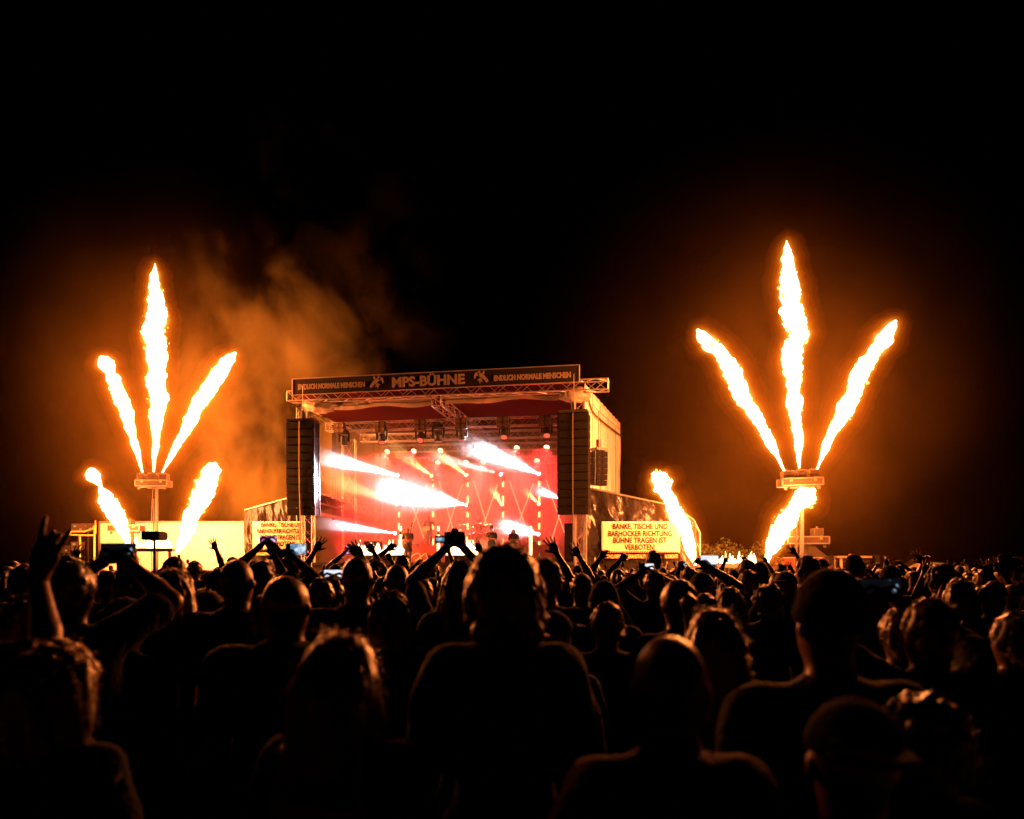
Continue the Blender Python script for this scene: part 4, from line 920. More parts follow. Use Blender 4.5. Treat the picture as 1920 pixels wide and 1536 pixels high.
# --- hands: palm, four fingers, thumb; local frame: x across (thumb at +x), y palm normal, z to the fingertips
HANDS = {}
def hand_mesh(kind):
    if kind in HANDS: return HANDS[kind]
    P = [cap((0, 0, -0.045), (0, 0, 0.01), 0.026, 0.028, .015), ell((0.002, 0, 0.045), (0.042, 0.017, 0.052), .012)]
    fx = [0.031, 0.011, -0.010, -0.030]; fl = [0.075, 0.085, 0.078, 0.060]
    spread = {'open': [0.34, 0.10, -0.13, -0.38], 'loose': [0.20, 0.08, -0.02, -0.16], 'grip': [0.05, 0.02, -0.02, -0.05], 'horns': [0.12, 0, 0, -0.2], 'relax': [0.08, 0.02, -0.03, -0.09], 'fist': [0, 0, 0, 0]}[kind]
    for i in range(4):
        curl = {'open': 0.12, 'loose': 0.30 + .08 * i, 'grip': 0.95, 'relax': 0.45, 'fist': 1.5, 'horns': 0.08 if i in (0, 3) else 1.5}[kind]
        b = np.array((fx[i], 0, 0.085 - 0.008 * (i == 3))); a = spread[i]; L = fl[i]; q = b; th = 0.3 * curl
        for sgm, (fr, r0, r1) in enumerate(((0.45, .0098, .0090), (0.31, .0090, .0082), (0.24, .0082, .0070))):
            d = np.array((math.sin(a) * math.cos(th), math.sin(th), math.cos(a) * math.cos(th)))
            e = q + d * L * fr; P.append(cap(q, e, r0, r1, .004)); q = e; th += curl * (0.9 if sgm == 0 else 0.7)
    t0 = np.array((0.030, 0.004, 0.012)); ta = 0.85 if kind in ('open',) else 0.45; tc = 0.2 if kind == 'open' else 0.7
    t1 = t0 + np.array((math.sin(ta), tc * .5, math.cos(ta))) * 0.045; t2 = t1 + np.array((math.sin(ta) * .6, tc, math.cos(ta))) * 0.032
    P += [cap(t0, t1, .0125, .0105, .010), cap(t1, t2, .0105, .0085, .005)]
    HANDS[kind] = sdf_mesh(P, 0.0055); return HANDS[kind]

def ik(s, t, a, b, hint):
    s = Vector(s); t = Vector(t); d = t - s; L = min(d.length, (a + b) * 0.999); dn = d.normalized(); t = s + dn * L
    x = (a * a - b * b + L * L) / (2 * L); hgt = math.sqrt(max(0, a * a - x * x))
    h = Vector(hint) - dn * dn.dot(Vector(hint)); h.normalize()
    return s + dn * x + h * hgt, t

SHZ, SHX = 1.425, 0.185
ARM_DOWN = dict(t=(0.27, 0.06, 0.86), hint=(0.3, -1, 0), hand='relax', palm=(-1, 0, 0))
BODY = {}
def body(key, right=ARM_DOWN, left=ARM_DOWN, female=False, legs=True, wide=1.0):
    """returns (body, shirt, trousers) meshes; faces +y; hand targets given for the right side, mirrored for the left"""
    if key in BODY: return BODY[key]
    wsc = (0.90 if female else 1.0) * wide
    torso = [ell((0, 0.0, 0.985), (0.165 * (1.06 if female else 1) * wide, 0.118 * wide, 0.12), .05), ell((0, 0.005, 1.12), (0.140 * wsc, 0.105 * wide, 0.14), .06),
             ell((0, 0.0, 1.30), (0.168 * wsc, 0.112 * wide, 0.17), .06), cap((-0.13 * wsc, -.012, 1.415), (0.13 * wsc, -.012, 1.415), 0.072, None, .05),
             cap((0, -.014, 1.42), (0, -.006, 1.50), 0.092, 0.060, .05)]
    if female: torso += [ell((sx * 0.075, 0.085, 1.27), (0.065, 0.06, 0.065), .03) for sx in (-1, 1)]
    neckhead = [cap((0, -.012, 1.47), (0, 0.004, 1.58), 0.058 if not female else .050, 0.055 if not female else .048, .025),
                ell((0, 0.0, 1.660), (0.074, 0.094, 0.098), .03), ell((0, 0.032, 1.600), (0.056, 0.066, 0.070), .035),
                cap((0, 0.093, 1.652), (0, 0.109, 1.620), 0.010, 0.014, .012), ell((0, 0.094, 1.585), (0.024, 0.012, 0.008), .008),
                ell((0, 0.080, 1.676), (0.050, 0.016, 0.010), .012), ell((0, 0.078, 1.558), (0.022, 0.018, 0.016), .015)]
    for sx in (-1, 1): neckhead += [ell((sx * 0.079, -0.004, 1.638), (0.011, 0.022, 0.032), .006)]
    legp = []; 
    for sx in (-1, 1):
        hx = 0.092 * sx
        legp += [cap((hx, 0, 0.93), (hx * 1.12, 0.012, 0.50), 0.088 * wide, 0.058, .04), cap((hx * 1.12, 0.012, 0.50), (hx * 1.15, -0.01, 0.10), 0.058, 0.040, .02), ell((hx * 1.13, -0.018, 0.37), (0.05, 0.052, 0.11), .03)]
    foot = [cap((0.105 * sx, -0.03, 0.05), (0.125 * sx, 0.15, 0.035), 0.045, 0.036, .02) for sx in (-1, 1)]
    arms = []; sleeves = []; hands = []
    for sx, A in ((1, right), (-1, left)):
        sh = Vector((sx * SHX * wsc, -.012, SHZ)); T = Vector((A['t'][0] * sx, A['t'][1], A['t'][2])); hint = Vector((A['hint'][0] * sx, A['hint'][1], A['hint'][2]))
        if T.z > 1.5: sh = sh + Vector((-0.012 * sx, 0, 0.045))
        el, wr = ik(sh, T, 0.30, 0.265, hint)
        sc = 0.9 if female else 1.0
        arms += [cap(sh, el, 0.056 * sc, 0.043 * sc, .04), cap(el, el.lerp(wr, 0.35), 0.042 * sc, 0.043 * sc, .02), cap(el.lerp(wr, 0.35), wr, 0.043 * sc, 0.027 * sc, .015)]
        sleeves += [cap(sh, sh.lerp(el, A.get('sleeve', 0.72)), 0.062 * sc, 0.060 * sc, .04)]
        z = (wr - el).normalized()
        if 'dir' in A: z = Vector((A['dir'][0] * sx, A['dir'][1], A['dir'][2])).normalized()
        pn = Vector((A['palm'][0] * sx, A['palm'][1], A['palm'][2])); pn = (pn - z * z.dot(pn)).normalized(); xx = pn.cross(z)
        Vh, Qh = hand_mesh(A['hand'])
        flip = 1.0
        # thumb on the side nearest the body / up: right hand keeps +x towards A['thumb']
        th = Vector((A.get('thumb', (-1, 0, 0))[0] * sx, A.get('thumb', (-1, 0, 0))[1], A.get('thumb', (-1, 0, 0))[2]))
        if xx.dot(th) < 0: flip = -1.0
        M = np.array([xx * flip, pn, z]) * (0.95 if female else 1.03)
        W = Vh @ M + np.array(wr + z * 0.03)
        hands.append((W, Qh[:, ::-1] if flip < 0 else Qh))
    allp = torso + neckhead + arms + (legp + foot if legs else [])
    V, Q = sdf_mesh(allp, 0.0145)
    Vs = [V]; Qs = [Q]; off = len(V)
    for W, Qh in hands: Vs.append(W); Qs.append(Qh + off); off += len(W)
    bm_ = to_mesh('person', np.concatenate(Vs), np.concatenate(Qs), [MATS['skin']])
    def cloth(q):
        a = noise.noise(q * 7.0); b = noise.noise(Vector((q.x * 16, q.y * 16, q.z * 9)))
        s = 0.016 * a + 0.009 * b; return (s * (1 if q.x > 0 else -1), s * (1 if q.y > 0 else -1), 0)
    shp = torso[:4] + [cap((0, -.014, 1.42), (0, -.010, 1.462), 0.092, 0.070, .05)] + torso[5:] + [cap((sx * .085, 0, .96), (sx * .09, 0, .84), .094 * wide, .098 * wide, .05) for sx in (-1, 1)]
    ring = [(0.066 * math.cos(t_), -.012 + .066 * math.sin(t_), 1.478 + .012 * math.sin(-t_)) for t_ in np.linspace(0, 2 * math.pi, 13)]
    shp += [cap(ring[i_], ring[i_ + 1], .013, None, .008) for i_ in range(12)]
    V, Q = sdf_mesh(shp + sleeves, 0.016, infl=0.014, zmin=0.86, disp=cloth)
    sh_ = to_mesh('shirt', V, Q, [MATS['shirt_a']])
    V, Q = sdf_mesh(legp + [torso[0]], 0.020, infl=0.012, zmin=0.10, zmax=1.02, disp=cloth)
    tr_ = to_mesh('trousers', V, Q, [MATS['trousers_a']])
    V, Q = sdf_mesh(foot, 0.016, infl=0.010, zmin=0.002)
    ft_ = to_mesh('shoes', V, Q, [MATS['shoe']])
    BODY[key] = (bm_, sh_, tr_, ft_); return BODY[key]

# --- hair and headwear, all made for the same head
def add_strands(V, Q, rr, count, length, spread, fall, skull_c=(0, -0.005, 1.66), r=0.0011, region=None, rad=0.098):
    """thin flyaway hairs as 3-sided needles (quads)"""
    vs = []; qs = []; off = len(V)
    for i in range(count):
        while True:
            d = Vector((rr.gauss(0, 1), rr.gauss(0, 1), rr.gauss(0.3, 1))).normalized()
            if region is None or region(d): break
        j = V[rr.randrange(len(V))] if region is None else None
        p = Vector(j) if j is not None else Vector(skull_c) + Vector((d.x * rad * .85, d.y * rad * 1.08, d.z * rad * 1.12))
        dd = (p - Vector(skull_c)); dd = dd.normalized()
        q = p - dd * 0.006; dirv = (dd + Vector((rr.gauss(0, spread), rr.gauss(0, spread), rr.gauss(0, spread)))).normalized()
        L = length * rr.uniform(0.4, 1.2); prev = None
        for s in range(4):
            rad_ = r * (1 - s / 3.6); a = dirv.orthogonal().normalized(); b = dirv.cross(a)
            ring = [q + a * rad_, q - a * rad_ * .5 + b * rad_ * .87, q - a * rad_ * .5 - b * rad_ * .87]
            base = off + len(vs); vs.extend([tuple(x) for x in ring])
            if prev is not None:
                for m in range(3): qs.append((prev + m, prev + (m + 1) % 3, base + (m + 1) % 3, base + m))
            prev = base; q = q + dirv * (L / 3); dirv = (dirv + Vector((0, 0, -fall))).normalized()
    return np.concatenate([V, np.array(vs)]), np.concatenate([Q, np.array(qs)])

def hair_disp(amp, fx, fz, ax=Vector((0, 0, 1.6))):
    def f(q):
        d = Vector((q.x, q.y, (q.z - 1.64) * .6)); d = d.normalized() if d.length > 1e-4 else d
        s = amp * (noise.noise(Vector((q.x * fx, q.y * fx, q.z * fz))) + 0.5 * noise.noise(Vector((q.x * fx * 2.3, q.y * fx * 2.3, q.z * fz * 2))))
        return tuple(d * s)
    return f

HAIR = {}
def hair(kind):
    if kind in HAIR: return HAIR[kind]
    rr = random.Random(hash(kind) % 1000 if False else sum(map(ord, kind)))
    skull = ell((0, -0.006, 1.664), (0.080, 0.098, 0.103), .03)
    cut_face = ((0, 0.80, -0.60), 0.80 * 0.052 - 0.60 * 1.66)      # keep hair behind the forehead line
    m = MATS['hair_a']
    if kind == 'cropped':
        V, Q = sdf_mesh([ell((0, -0.006, 1.664), (0.0775, 0.0955, 0.101), .03)], 0.010, cuts=[cut_face, ((0, 0, -1), -1.600)], disp=hair_disp(.0015, 60, 60)); V, Q = add_strands(V, Q, rr, 420, 0.010, .4, 0.0)
    elif kind == 'short':
        V, Q = sdf_mesh([skull, ell((0, -0.012, 1.672), (0.087, 0.100, 0.106), .02), cap((0, -0.07, 1.60), (0, -0.06, 1.55), .05, .04, .03)], 0.010, cuts=[cut_face, ((0, 0, -1), -1.555)], disp=hair_disp(.011, 30, 22)); V, Q = add_strands(V, Q, rr, 900, 0.030, .8, 0.06, r=.0017)
    elif kind == 'medium':
        P = [ell((0, -0.012, 1.668), (0.093, 0.110, 0.112), .03)] + [cap((sx * .078, -0.01, 1.66), (sx * .086, -0.018, 1.575), .030, .028, .03) for sx in (-1, 1)] + [cap((sx * .040, -.080, 1.63), (sx * .052, -.082, 1.53), .040, .030, .03) for sx in (-1, 1)] + [ell((sx * .07, -.075, 1.545), (.026, .024, .026), .02) for sx in (-1, 1)]
        V, Q = sdf_mesh(P, 0.010, cuts=[((0, 0.85, -0.52), 0.85 * .058 - 0.52 * 1.66)], disp=hair_disp(.012, 34, 18)); V, Q = add_strands(V, Q, rr, 1000, 0.036, .8, 0.2, r=.0017)
    elif kind == 'bob':
        P = [ell((0, -0.012, 1.665), (0.098, 0.112, 0.113), .03)] + [cap((sx * .075, -0.01, 1.64), (sx * .088, -0.005, 1.50), .042, .045, .03) for sx in (-1, 1)] + [cap((sx * .045, -.075, 1.63), (sx * .05, -.080, 1.49), .045, .045, .04) for sx in (-1, 1)]
        V, Q = sdf_mesh(P, 0.011, cuts=[((0, 0.9, -0.43), 0.9 * .058 - 0.43 * 1.66)], disp=hair_disp(.014, 36, 7)); V, Q = add_strands(V, Q, rr, 900, 0.04, .7, 0.35, r=.0017)
    elif kind == 'long':
        P = [ell((0, -0.012, 1.665), (0.094, 0.110, 0.110), .03)] + [cap((sx * .07, -.015, 1.64), (sx * .115, -.02, 1.40), .042, .036, .03) for sx in (-1, 1)] + [cap((sx * .115, -.03, 1.42), (sx * .13, -.06, 1.20), .040, .022, .03) for sx in (-1, 1)] + \
            [cap((sx * .05, -.075, 1.62), (sx * .075, -.115, 1.36), .050, .046, .04) for sx in (-1, 0, 1)] + [cap((sx * .075, -.115, 1.36), (sx * .07, -.125, 1.13), .044, .018, .04) for sx in (-1, 0, 1)]
        V, Q = sdf_mesh(P, 0.012, cuts=[((0, 0.9, -0.43), 0.9 * .060 - 0.43 * 1.66)], disp=hair_disp(.012, 34, 4)); V, Q = add_strands(V, Q, rr, 1100, 0.055, .6, 0.5, r=.0017)
    elif kind == 'bun':
        P = [skull, ell((0, -0.012, 1.668), (0.084, 0.102, 0.106), .02), ell((0, -0.085, 1.755), (0.048, 0.046, 0.042), .012)]
        V, Q = sdf_mesh(P, 0.010, cuts=[cut_face, ((0, 0, -1), -1.575)], disp=hair_disp(.005, 30, 14)); V, Q = add_strands(V, Q, rr, 480, 0.03, .8, 0.2)
    elif kind == 'ponytail':
        P = [skull, ell((0, -0.012, 1.668), (0.084, 0.102, 0.106), .02), cap((0, -.10, 1.70), (0, -.155, 1.66), .026, .034, .02), cap((0, -.155, 1.66), (0.01, -.16, 1.40), .036, .014, .03)]
        V, Q = sdf_mesh(P, 0.010, cuts=[cut_face, ((0, 0, -1), -1.36)], disp=hair_disp(.006, 34, 8)); V, Q = add_strands(V, Q, rr, 520, 0.035, .7, 0.3)
    elif kind == 'curly':
        V, Q = sdf_mesh([ell((0, -0.012, 1.680), (0.118, 0.125, 0.122), .03), ell((0, -.05, 1.60), (.105, .075, .085), .04)], 0.010, cuts=[((0, 0.85, -0.52), 0.85 * .070 - 0.52 * 1.66), ((0, 0, -1), -1.53)], disp=hair_disp(.022, 30, 30)); V, Q = add_strands(V, Q, rr, 900, 0.035, 1.2, 0.0, r=.0015)
    elif kind in ('cap', 'cap_back'):
        sgn = 1 if kind == 'cap' else -1
        V, Q = sdf_mesh([ell((0, -0.004, 1.672), (0.091, 0.108, 0.103), .02), cap((-.05, sgn * .10, 1.700), (.05, sgn * .10, 1.700), .014, None, .01), ell((0, sgn * .135, 1.693), (.078, .075, .011), .012), ell((0, 0, 1.776), (.009, .009, .008), .004)], 0.009, cuts=[((0, 0, -1), -1.672)]); m = MATS['hat_a']
    elif kind == 'hat':
        V, Q = sdf_mesh([ell((0, -0.004, 1.745), (0.098, 0.112, 0.078), .02), cap((-.02, 0, 1.80), (.02, 0, 1.80), .06, None, .02), ell((0, -.004, 1.705), (.145, .165, .014), .03)], 0.011, cuts=[((0, 0, -1), -1.690)], disp=hair_disp(.006, 8, 3)); m = MATS['hat_a']
    elif kind == 'beanie':
        V, Q = sdf_mesh([ell((0, -0.008, 1.680), (0.090, 0.106, 0.118), .02), cap((-.045, -.005, 1.665), (.045, -.005, 1.665), .052, None, .02)], 0.010, cuts=[((0, .25, -1), -1.655)], disp=hair_disp(.003, 90, 5)); m = MATS['hat_a']
    me = to_mesh('hair', V, Q, [m]); HAIR[kind] = me; return me

def hair_material(name, col):
    if name in MATS: return MATS[name]
    m = mat(name, tuple(c * .7 for c in col), 0.36, var=0.35, scale=40, spec=0.8); return m
mat('skin', (0.19, 0.088, 0.055), 0.38, var=0.12, scale=12, spec=0.35)
for nm, c in (('a', (0.05, 0.03, 0.018)), ('b', (0.12, 0.065, 0.03)), ('c', (0.30, 0.20, 0.09)), ('d', (0.018, 0.013, 0.011)), ('e', (0.25, 0.21, 0.18))):
    hair_material('hair_' + nm, c)
SHIRTS = [mat('shirt_' + nm, c, 0.92, var=0.2, scale=14, bump=0.4, bscale=30, sheen=0.0, spec=0.06) for nm, c in (('a', (0.016, 0.016, 0.018)), ('b', (0.03, 0.03, 0.032)), ('c', (0.04, 0.012, 0.012)), ('d', (0.018, 0.024, 0.045)), ('e', (0.07, 0.065, 0.055)), ('f', (0.025, 0.035, 0.02)))]
TROUS = [mat('trousers_' + nm, c, 0.85, var=0.2, scale=14, bump=0.2, spec=0.3) for nm, c in (('a', (0.025, 0.03, 0.05)), ('b', (0.018, 0.018, 0.018)), ('c', (0.08, 0.07, 0.05)))]
mat('shoe', (0.03, 0.028, 0.026), 0.6); mat('hat_a', (0.006, 0.006, 0.007), 0.95, var=.2, scale=20, bump=.2, bscale=60, spec=.05); mat('hat_b', (0.03, 0.025, 0.018), 0.9, var=.2, scale=20, bump=.2, bscale=60, spec=.1); mat('hat_c', (0.05, 0.012, 0.01), 0.8, var=.2, scale=20)
HAIRM = [MATS['hair_' + c] for c in 'abcde']; HATM = [MATS['hat_' + c] for c in 'abc']

def person(x, y, top, bodykey, hairkind, rz=0.0, label=None, group=None, z0=0.0, rr=R, shirt=None, trous=None, hairm=None, tilt=0.0, wide=1.0, name='person'):
    """top = height of the crown above the ground the person stands on"""
    bm_, sh_, tr_, ft_ = BODY[bodykey]
    s = top / (1.765 if hairkind in (None, 'cropped') else 1.775)
    o = bpy.data.objects.new(name, bm_); COL.objects.link(o); o.location = (x, y, z0); o.rotation_euler = (tilt, 0, rz); o.scale = (s * wide, s * wide, s)
    tag(o, label, 'person', group)
    def kid(nm, me, mm):
        c = bpy.data.objects.new(nm, me); COL.objects.link(c); c.parent = o
        c.material_slots[0].link = 'OBJECT'; c.material_slots[0].material = mm; return c
    kid('shirt', sh_, shirt or rr.choice(SHIRTS)); kid('trousers', tr_, trous or rr.choice(TROUS)); kid('shoes', ft_, MATS['shoe'])
    if hairkind:
        isH = hairkind in ('cap', 'cap_back', 'hat', 'beanie')
        if isH and hairkind != 'beanie': kid('hair', hair('cropped'), rr.choice(HAIRM))
        kid({'cap_back': 'cap'}.get(hairkind, hairkind) if isH else 'hair', hair(hairkind), hairm or rr.choice(HATM if isH else HAIRM))
    return o

UP_OPEN = dict(t=(0.26, 0.06, 1.92), hint=(1, -0.2, 0), hand='open', palm=(0, 1, 0))
UP_LOOSE = dict(t=(0.20, 0.16, 1.90), hint=(1, -0.5, 0), hand='loose', palm=(-.5, 1, 0), sleeve=.8)
UP_HORN = dict(t=(0.24, 0.12, 1.90), hint=(1, -0.2, 0), hand='horns', palm=(0, 1, 0))
UP_FIST = dict(t=(0.22, 0.20, 1.84), hint=(1, -0.3, 0), hand='fist', palm=(-.3, 1, 0))
PHONE2 = dict(t=(0.085, 0.32, 1.74), hint=(1, 0, -0.4), hand='grip', palm=(-1, .35, 0), thumb=(0, -1, 0))
PHONEHI = dict(t=(0.085, 0.22, 1.90), hint=(1, 0, -0.2), hand='grip', palm=(-1, .35, 0), thumb=(0, -1, 0))
PHONE1 = dict(t=(0.16, 0.28, 1.80), hint=(1, -.2, -0.3), hand='grip', palm=(-.4, 1, 0), thumb=(-1, 0, 0))
CROSS = dict(t=(-0.02, 0.20, 1.18), hint=(1, -0.2, -.6), hand='relax', palm=(0, -1, 0))
CLAP = dict(t=(0.05, 0.28, 1.55), hint=(1, -0.1, -.6), hand='open', palm=(-1, 0, 0), dir=(-.1, .3, 1), thumb=(0, -1, 0))
ARM_EDGE = dict(t=(0.38, 0.06, 1.745), hint=(1, -0.2, -.3), hand='horns', palm=(0, 1, 0), dir=(.25, .1, 1))
body('arm_edge', ARM_EDGE); body('slim', wide=.86); body('down'); body('down_f', female=True); body('cross', CROSS, CROSS); body('wide', wide=1.14)
body('one_open', UP_OPEN); body('left_open', ARM_DOWN, UP_LOOSE); body('horns', UP_HORN); body('both_open', UP_LOOSE, UP_OPEN); body('fist', ARM_DOWN, UP_FIST)
body('both_open_f', UP_OPEN, UP_HORN, female=True); body('phone2', PHONE2, PHONE2); body('phonehi', PHONEHI, PHONEHI); body('phone1', PHONE1, ARM_DOWN); body('clap', CLAP, CLAP, female=True)
# ------------------------------------------------------------------ musicians on the stage
def on_stage(px, topy, v, z0): 
    q = SPX(px, topy, v); return q.x, q.y, q.z - z0
EYE = mat('eye', (.03, .02, .02), .2)
def eyes(o):
    for sx in (-1, 1):
        mb = MB(); mb.lathe(Vector((sx * .032, .083, 1.655)), Vector((0, 1, 0)), [(.004, 0), (.011, .003), (.011, .008), (.004, .012)], 8); me = mb.build('eye', EYE); me.parent = o
PIPE = dict(t=(0.02, 0.24, 1.15), hint=(1, -0.1, -.6), hand='grip', palm=(-.3, -1, 0), thumb=(0, 0, 1)); body('piper', PIPE, dict(t=(0.06, 0.22, 1.05), hint=(1, -0.1, -.6), hand='grip', palm=(-.3, -1, 0), thumb=(0, 0, 1)), wide=1.15)
GTR = dict(t=(0.10, 0.22, 1.06), hint=(1, -0.3, -.4), hand='grip', palm=(-.2, -1, 0)); GTL = dict(t=(0.46, 0.26, 1.22), hint=(.6, -0.2, -1), hand='grip', palm=(-.5, -1, .2)); body('guitarist', GTR, GTL)
SING = dict(t=(0.05, 0.20, 1.46), hint=(1, -0.1, -.6), hand='grip', palm=(-1, 0, 0)); body('singer', SING, CROSS); DRM = dict(t=(0.34, 0.30, 1.28), hint=(1, -.4, -.3), hand='fist', palm=(0, 0, -1)); body('drummer', DRM, DRM)
BLKS = mat('black_shirt', (.012, .011, .012), .8, var=.2, scale=14, bump=.2)
fz = math.pi + syaw
x, y, h = on_stage(765, 990, 1.3, FLOOR_Z)
pp = person(x, y, h, 'piper', None, fz, 'stout bald musician in black shirt and kilt playing bagpipes on the stage', None, FLOOR_Z, shirt=BLKS, trous=BLKS); eyes(pp)
V, Q = sdf_mesh([cap((0, 0, 1.0), (0, 0, .60), .17, .22, .05)], .02, zmin=.58, zmax=1.02, disp=lambda q: (.012 * math.sin(math.atan2(q.y, q.x) * 22) * (1.0 - q.z) * (1 if q.x > 0 else -1), 0, 0))
kl = bpy.data.objects.new('kilt', to_mesh('kilt', V, Q, [mat('tartan', (.012, .006, .006), .9, var=.6, scale=9, spec=.1)])); COL.objects.link(kl); kl.parent = pp
bp = thing('bagpipes', (x, y - .25, FLOOR_Z + 1.0), 'dark bagpipes with one tall drone held by the kilted musician', 'bagpipes'); c = Vector((x, y, FLOOR_Z)); fwd = Vector((0, -1, 0))
V, Q = sdf_mesh([ell((0, 0, 0), (.20, .11, .13), .03), cap((.1, 0, .05), (.16, 0, .12), .05, .03, .03)], .02); me = to_mesh('bag', V, Q, [mat('dark_red_velvet', (.08, .012, .015), .8)]); o = bpy.data.objects.new('bag', me); COL.objects.link(o); o.parent = bp; o.location = (0.05, -.02, .22)
mb = MB(); q = c + Vector((.10, -.22, 1.3)); mb.tube(q, q + Vector((.10, .05, .55)), .02, 7); mb.tube(q + Vector((.10, .05, .55)), q + Vector((.15, .07, .82)), .028, 8, .045); mb.build('drone', BLACKM, bp)
mb = MB(); mb.tube(c + Vector((0, -.25, 1.2)), c + Vector((-.03, -.16, 1.56)), .013, 6); mb.tube(c + Vector((0, -.28, 1.2)), c + Vector((-.05, -.36, .85)), .014, 6, .025); mb.build('chanter', BLACKM, bp)
x, y, h = on_stage(805, 967, 4.4, 3.04)
rg = thing('guitar_riser', (x, y, FLOOR_Z), 'black riser under the guitarist', 'riser'); mb = MB(); mb.box(Vector((x, y, (FLOOR_Z + 3.04) / 2)), 1.4, 1.2, 3.04 - FLOOR_Z, (SU, SV, Zv)); mb.build('riser_box', DARKC, rg)
gp = person(x, y, h, 'guitarist', 'cropped', fz - .15, 'guitarist with pale guitar standing high at the left of the drums', None, 3.04, shirt=BLKS, trous=BLKS); eyes(gp)
gt = thing('electric_guitar', (x, y - .28, 3.04 + .95), 'pale electric guitar held by the guitarist', 'guitar'); c = Vector((x, y - .27, 3.04)); mb = MB(); e1 = c + Vector((-.16, 0, 1.0)); e2 = c + Vector((.62, -.02, 1.30)); dn = (e2 - e1).normalized(); up_ = Vector((0, -1, 0)).cross(dn)
outl = [(-.18, -.13), (-.05, -.17), (.06, -.11), (.16, -.15), (.22, -.05), (.16, .0), (.22, .06), (.15, .14), (.06, .10), (-.06, .16), (-.18, .12), (-.22, 0)]
pts = [e1 + dn * a + up_ * b for a, b in outl]; n = len(pts); mb.add([p_ + Vector((0, -.02, 0)) for p_ in pts] + [p_ + Vector((0, .02, 0)) for p_ in pts], [tuple(range(n)), tuple(range(2 * n - 1, n - 1, -1))] + [(i, (i + 1) % n, n + (i + 1) % n, n + i) for i in range(n)]); mb.build('guitar_body', mat('cream_lacquer', (.75, .66, .5), .25, coat=.6), gt)
mb = MB(); mb.tube(e1 + dn * .15 - Vector((0, .02, 0)), e2, .025, 6); mb.box(e2 + dn * .07, .16, .02, .07, (dn, Vector((0, 1, 0)), up_)); mb.build('neck', mat('maple', (.4, .25, .1), .4), gt)
x, y, h = on_stage(922, 988, 1.4, FLOOR_Z)
sp_ = person(x, y, h, 'singer', 'hat', fz + .2, 'singer in dark clothes and brimmed hat at the microphone', None, FLOOR_Z, shirt=SHIRTS[3], trous=BLKS, hairm=mat('hat_blue', (.03, .04, .12), .8)); eyes(sp_)
def micstand(px, v, h, lab):
    c = SPX(px, HOR, v); t = thing('microphone_stand', (c.x, c.y, FLOOR_Z), lab, 'microphone', 'microphone stands'); c = Vector((c.x, c.y, FLOOR_Z)); mb = MB(); mb.tube(c, c + Zv * h, .014, 6); mb.lathe(c, Zv, [(.15, 0), (.15, .02), (.03, .04)], 12); mb.build('stand', BLACKM, t); mb = MB(); mb.tube(c + Zv * h, c + Zv * (h + .02) + SV * .18, .02, 8, .03); mb.build('microphone', CHR, t)
micstand(919, 1.0, 1.5, 'microphone stand before the singer in the hat'); micstand(975, 1.2, 1.45, 'thin microphone stand at the right of the stage'); micstand(798, 3.0, 1.5, 'microphone stand before the guitarist')
x, y, h = on_stage(898, 974, 5.6, RZ); dp = person(x, y, h, 'drummer', 'short', fz, 'drummer behind the drum kit with raised sticks', None, RZ, shirt=SHIRTS[2], trous=BLKS); eyes(dp)
x, y, h = on_stage(963, 991, 2.2, FLOOR_Z); dp = person(x, y, h, 'cross', 'long', fz + .3, 'musician with long hair under the low white beam at the right', None, FLOOR_Z, shirt=SHIRTS[0], trous=BLKS); eyes(dp)

# ------------------------------------------------------------------ phones and cameras
PHB = mat('phone_black', (.012, .012, .013), .3, coat=.3)
def screen_mat(name, kind):
    if name in MATS: return MATS[name]
    m = bpy.data.materials.new(name); m.use_nodes = True; t_ = m.node_tree; N = t_.nodes; L = t_.links; N.remove(N['Principled BSDF']); e = N.new('ShaderNodeEmission'); tc = N.new('ShaderNodeTexCoord'); n = N.new('ShaderNodeTexNoise'); n.inputs['Scale'].default_value = 26; n.inputs['Detail'].default_value = 2
    r = N.new('ShaderNodeValToRGB'); cs = {'blue': [(0, (.02, .04, .08)), (.45, (.10, .22, .38)), (.6, (.6, .75, .9)), (1, (1, 1, 1))], 'white': [(0, (.35, .38, .6)), (.4, (.7, .75, .95)), (.6, (1, .95, 1)), (1, (1, 1, 1))], 'pink': [(0, (.02, .01, .03)), (.45, (.3, .06, .25)), (.58, (.9, .5, .85)), (1, (1, .9, .9))], 'dark': [(0, (.0, .0, .0)), (.62, (.004, .004, .006)), (.68, (.25, .4, .6)), (.8, (.9, .95, 1))]}[kind]
    while len(r.color_ramp.elements) < len(cs): r.color_ramp.elements.new(.5)
    for el_, (p_, c_) in zip(r.color_ramp.elements, cs): el_.position = p_; el_.color = (*c_, 1)
    L.new(tc.outputs['Object'], n.inputs['Vector']); L.new(n.outputs['Fac'], r.inputs[0]); L.new(r.outputs[0], e.inputs[0]); e.inputs[1].default_value = 1.1; L.new(e.outputs[0], N['Material Output'].inputs[0]); m.cycles.emission_sampling = 'NONE'; MATS[name] = m; return m
SCR = {k: screen_mat('screen_' + k, k) for k in ('blue', 'white', 'pink', 'dark')}
def phone(p, w_, h_, kind, label, roll=0.0, yaw=0.0, lit=1.0):
    t = thing('phone', p, label, 'phone', 'phones held up in the crowd'); X = Vector((math.cos(roll), 0, math.sin(roll))); X = Matrix.Rotation(yaw, 3, 'Z') @ X; Z = Matrix.Rotation(yaw, 3, 'Z') @ Vector((-math.sin(roll), 0, math.cos(roll))); Y = Z.cross(X)
    mb = MB(); mb.box(p, w_, .012, h_, (X, Y, Z)); mb.build('phone_case', PHB, t, bevel=.004); mb = MB(); mb.box(p - Y * .0075 + X * (.5 * w_ * (1 - lit) * .9), w_ * .90 * lit, .002, h_ * .88, (X, Y, Z)); mb.build('screen', SCR[kind], t); return t

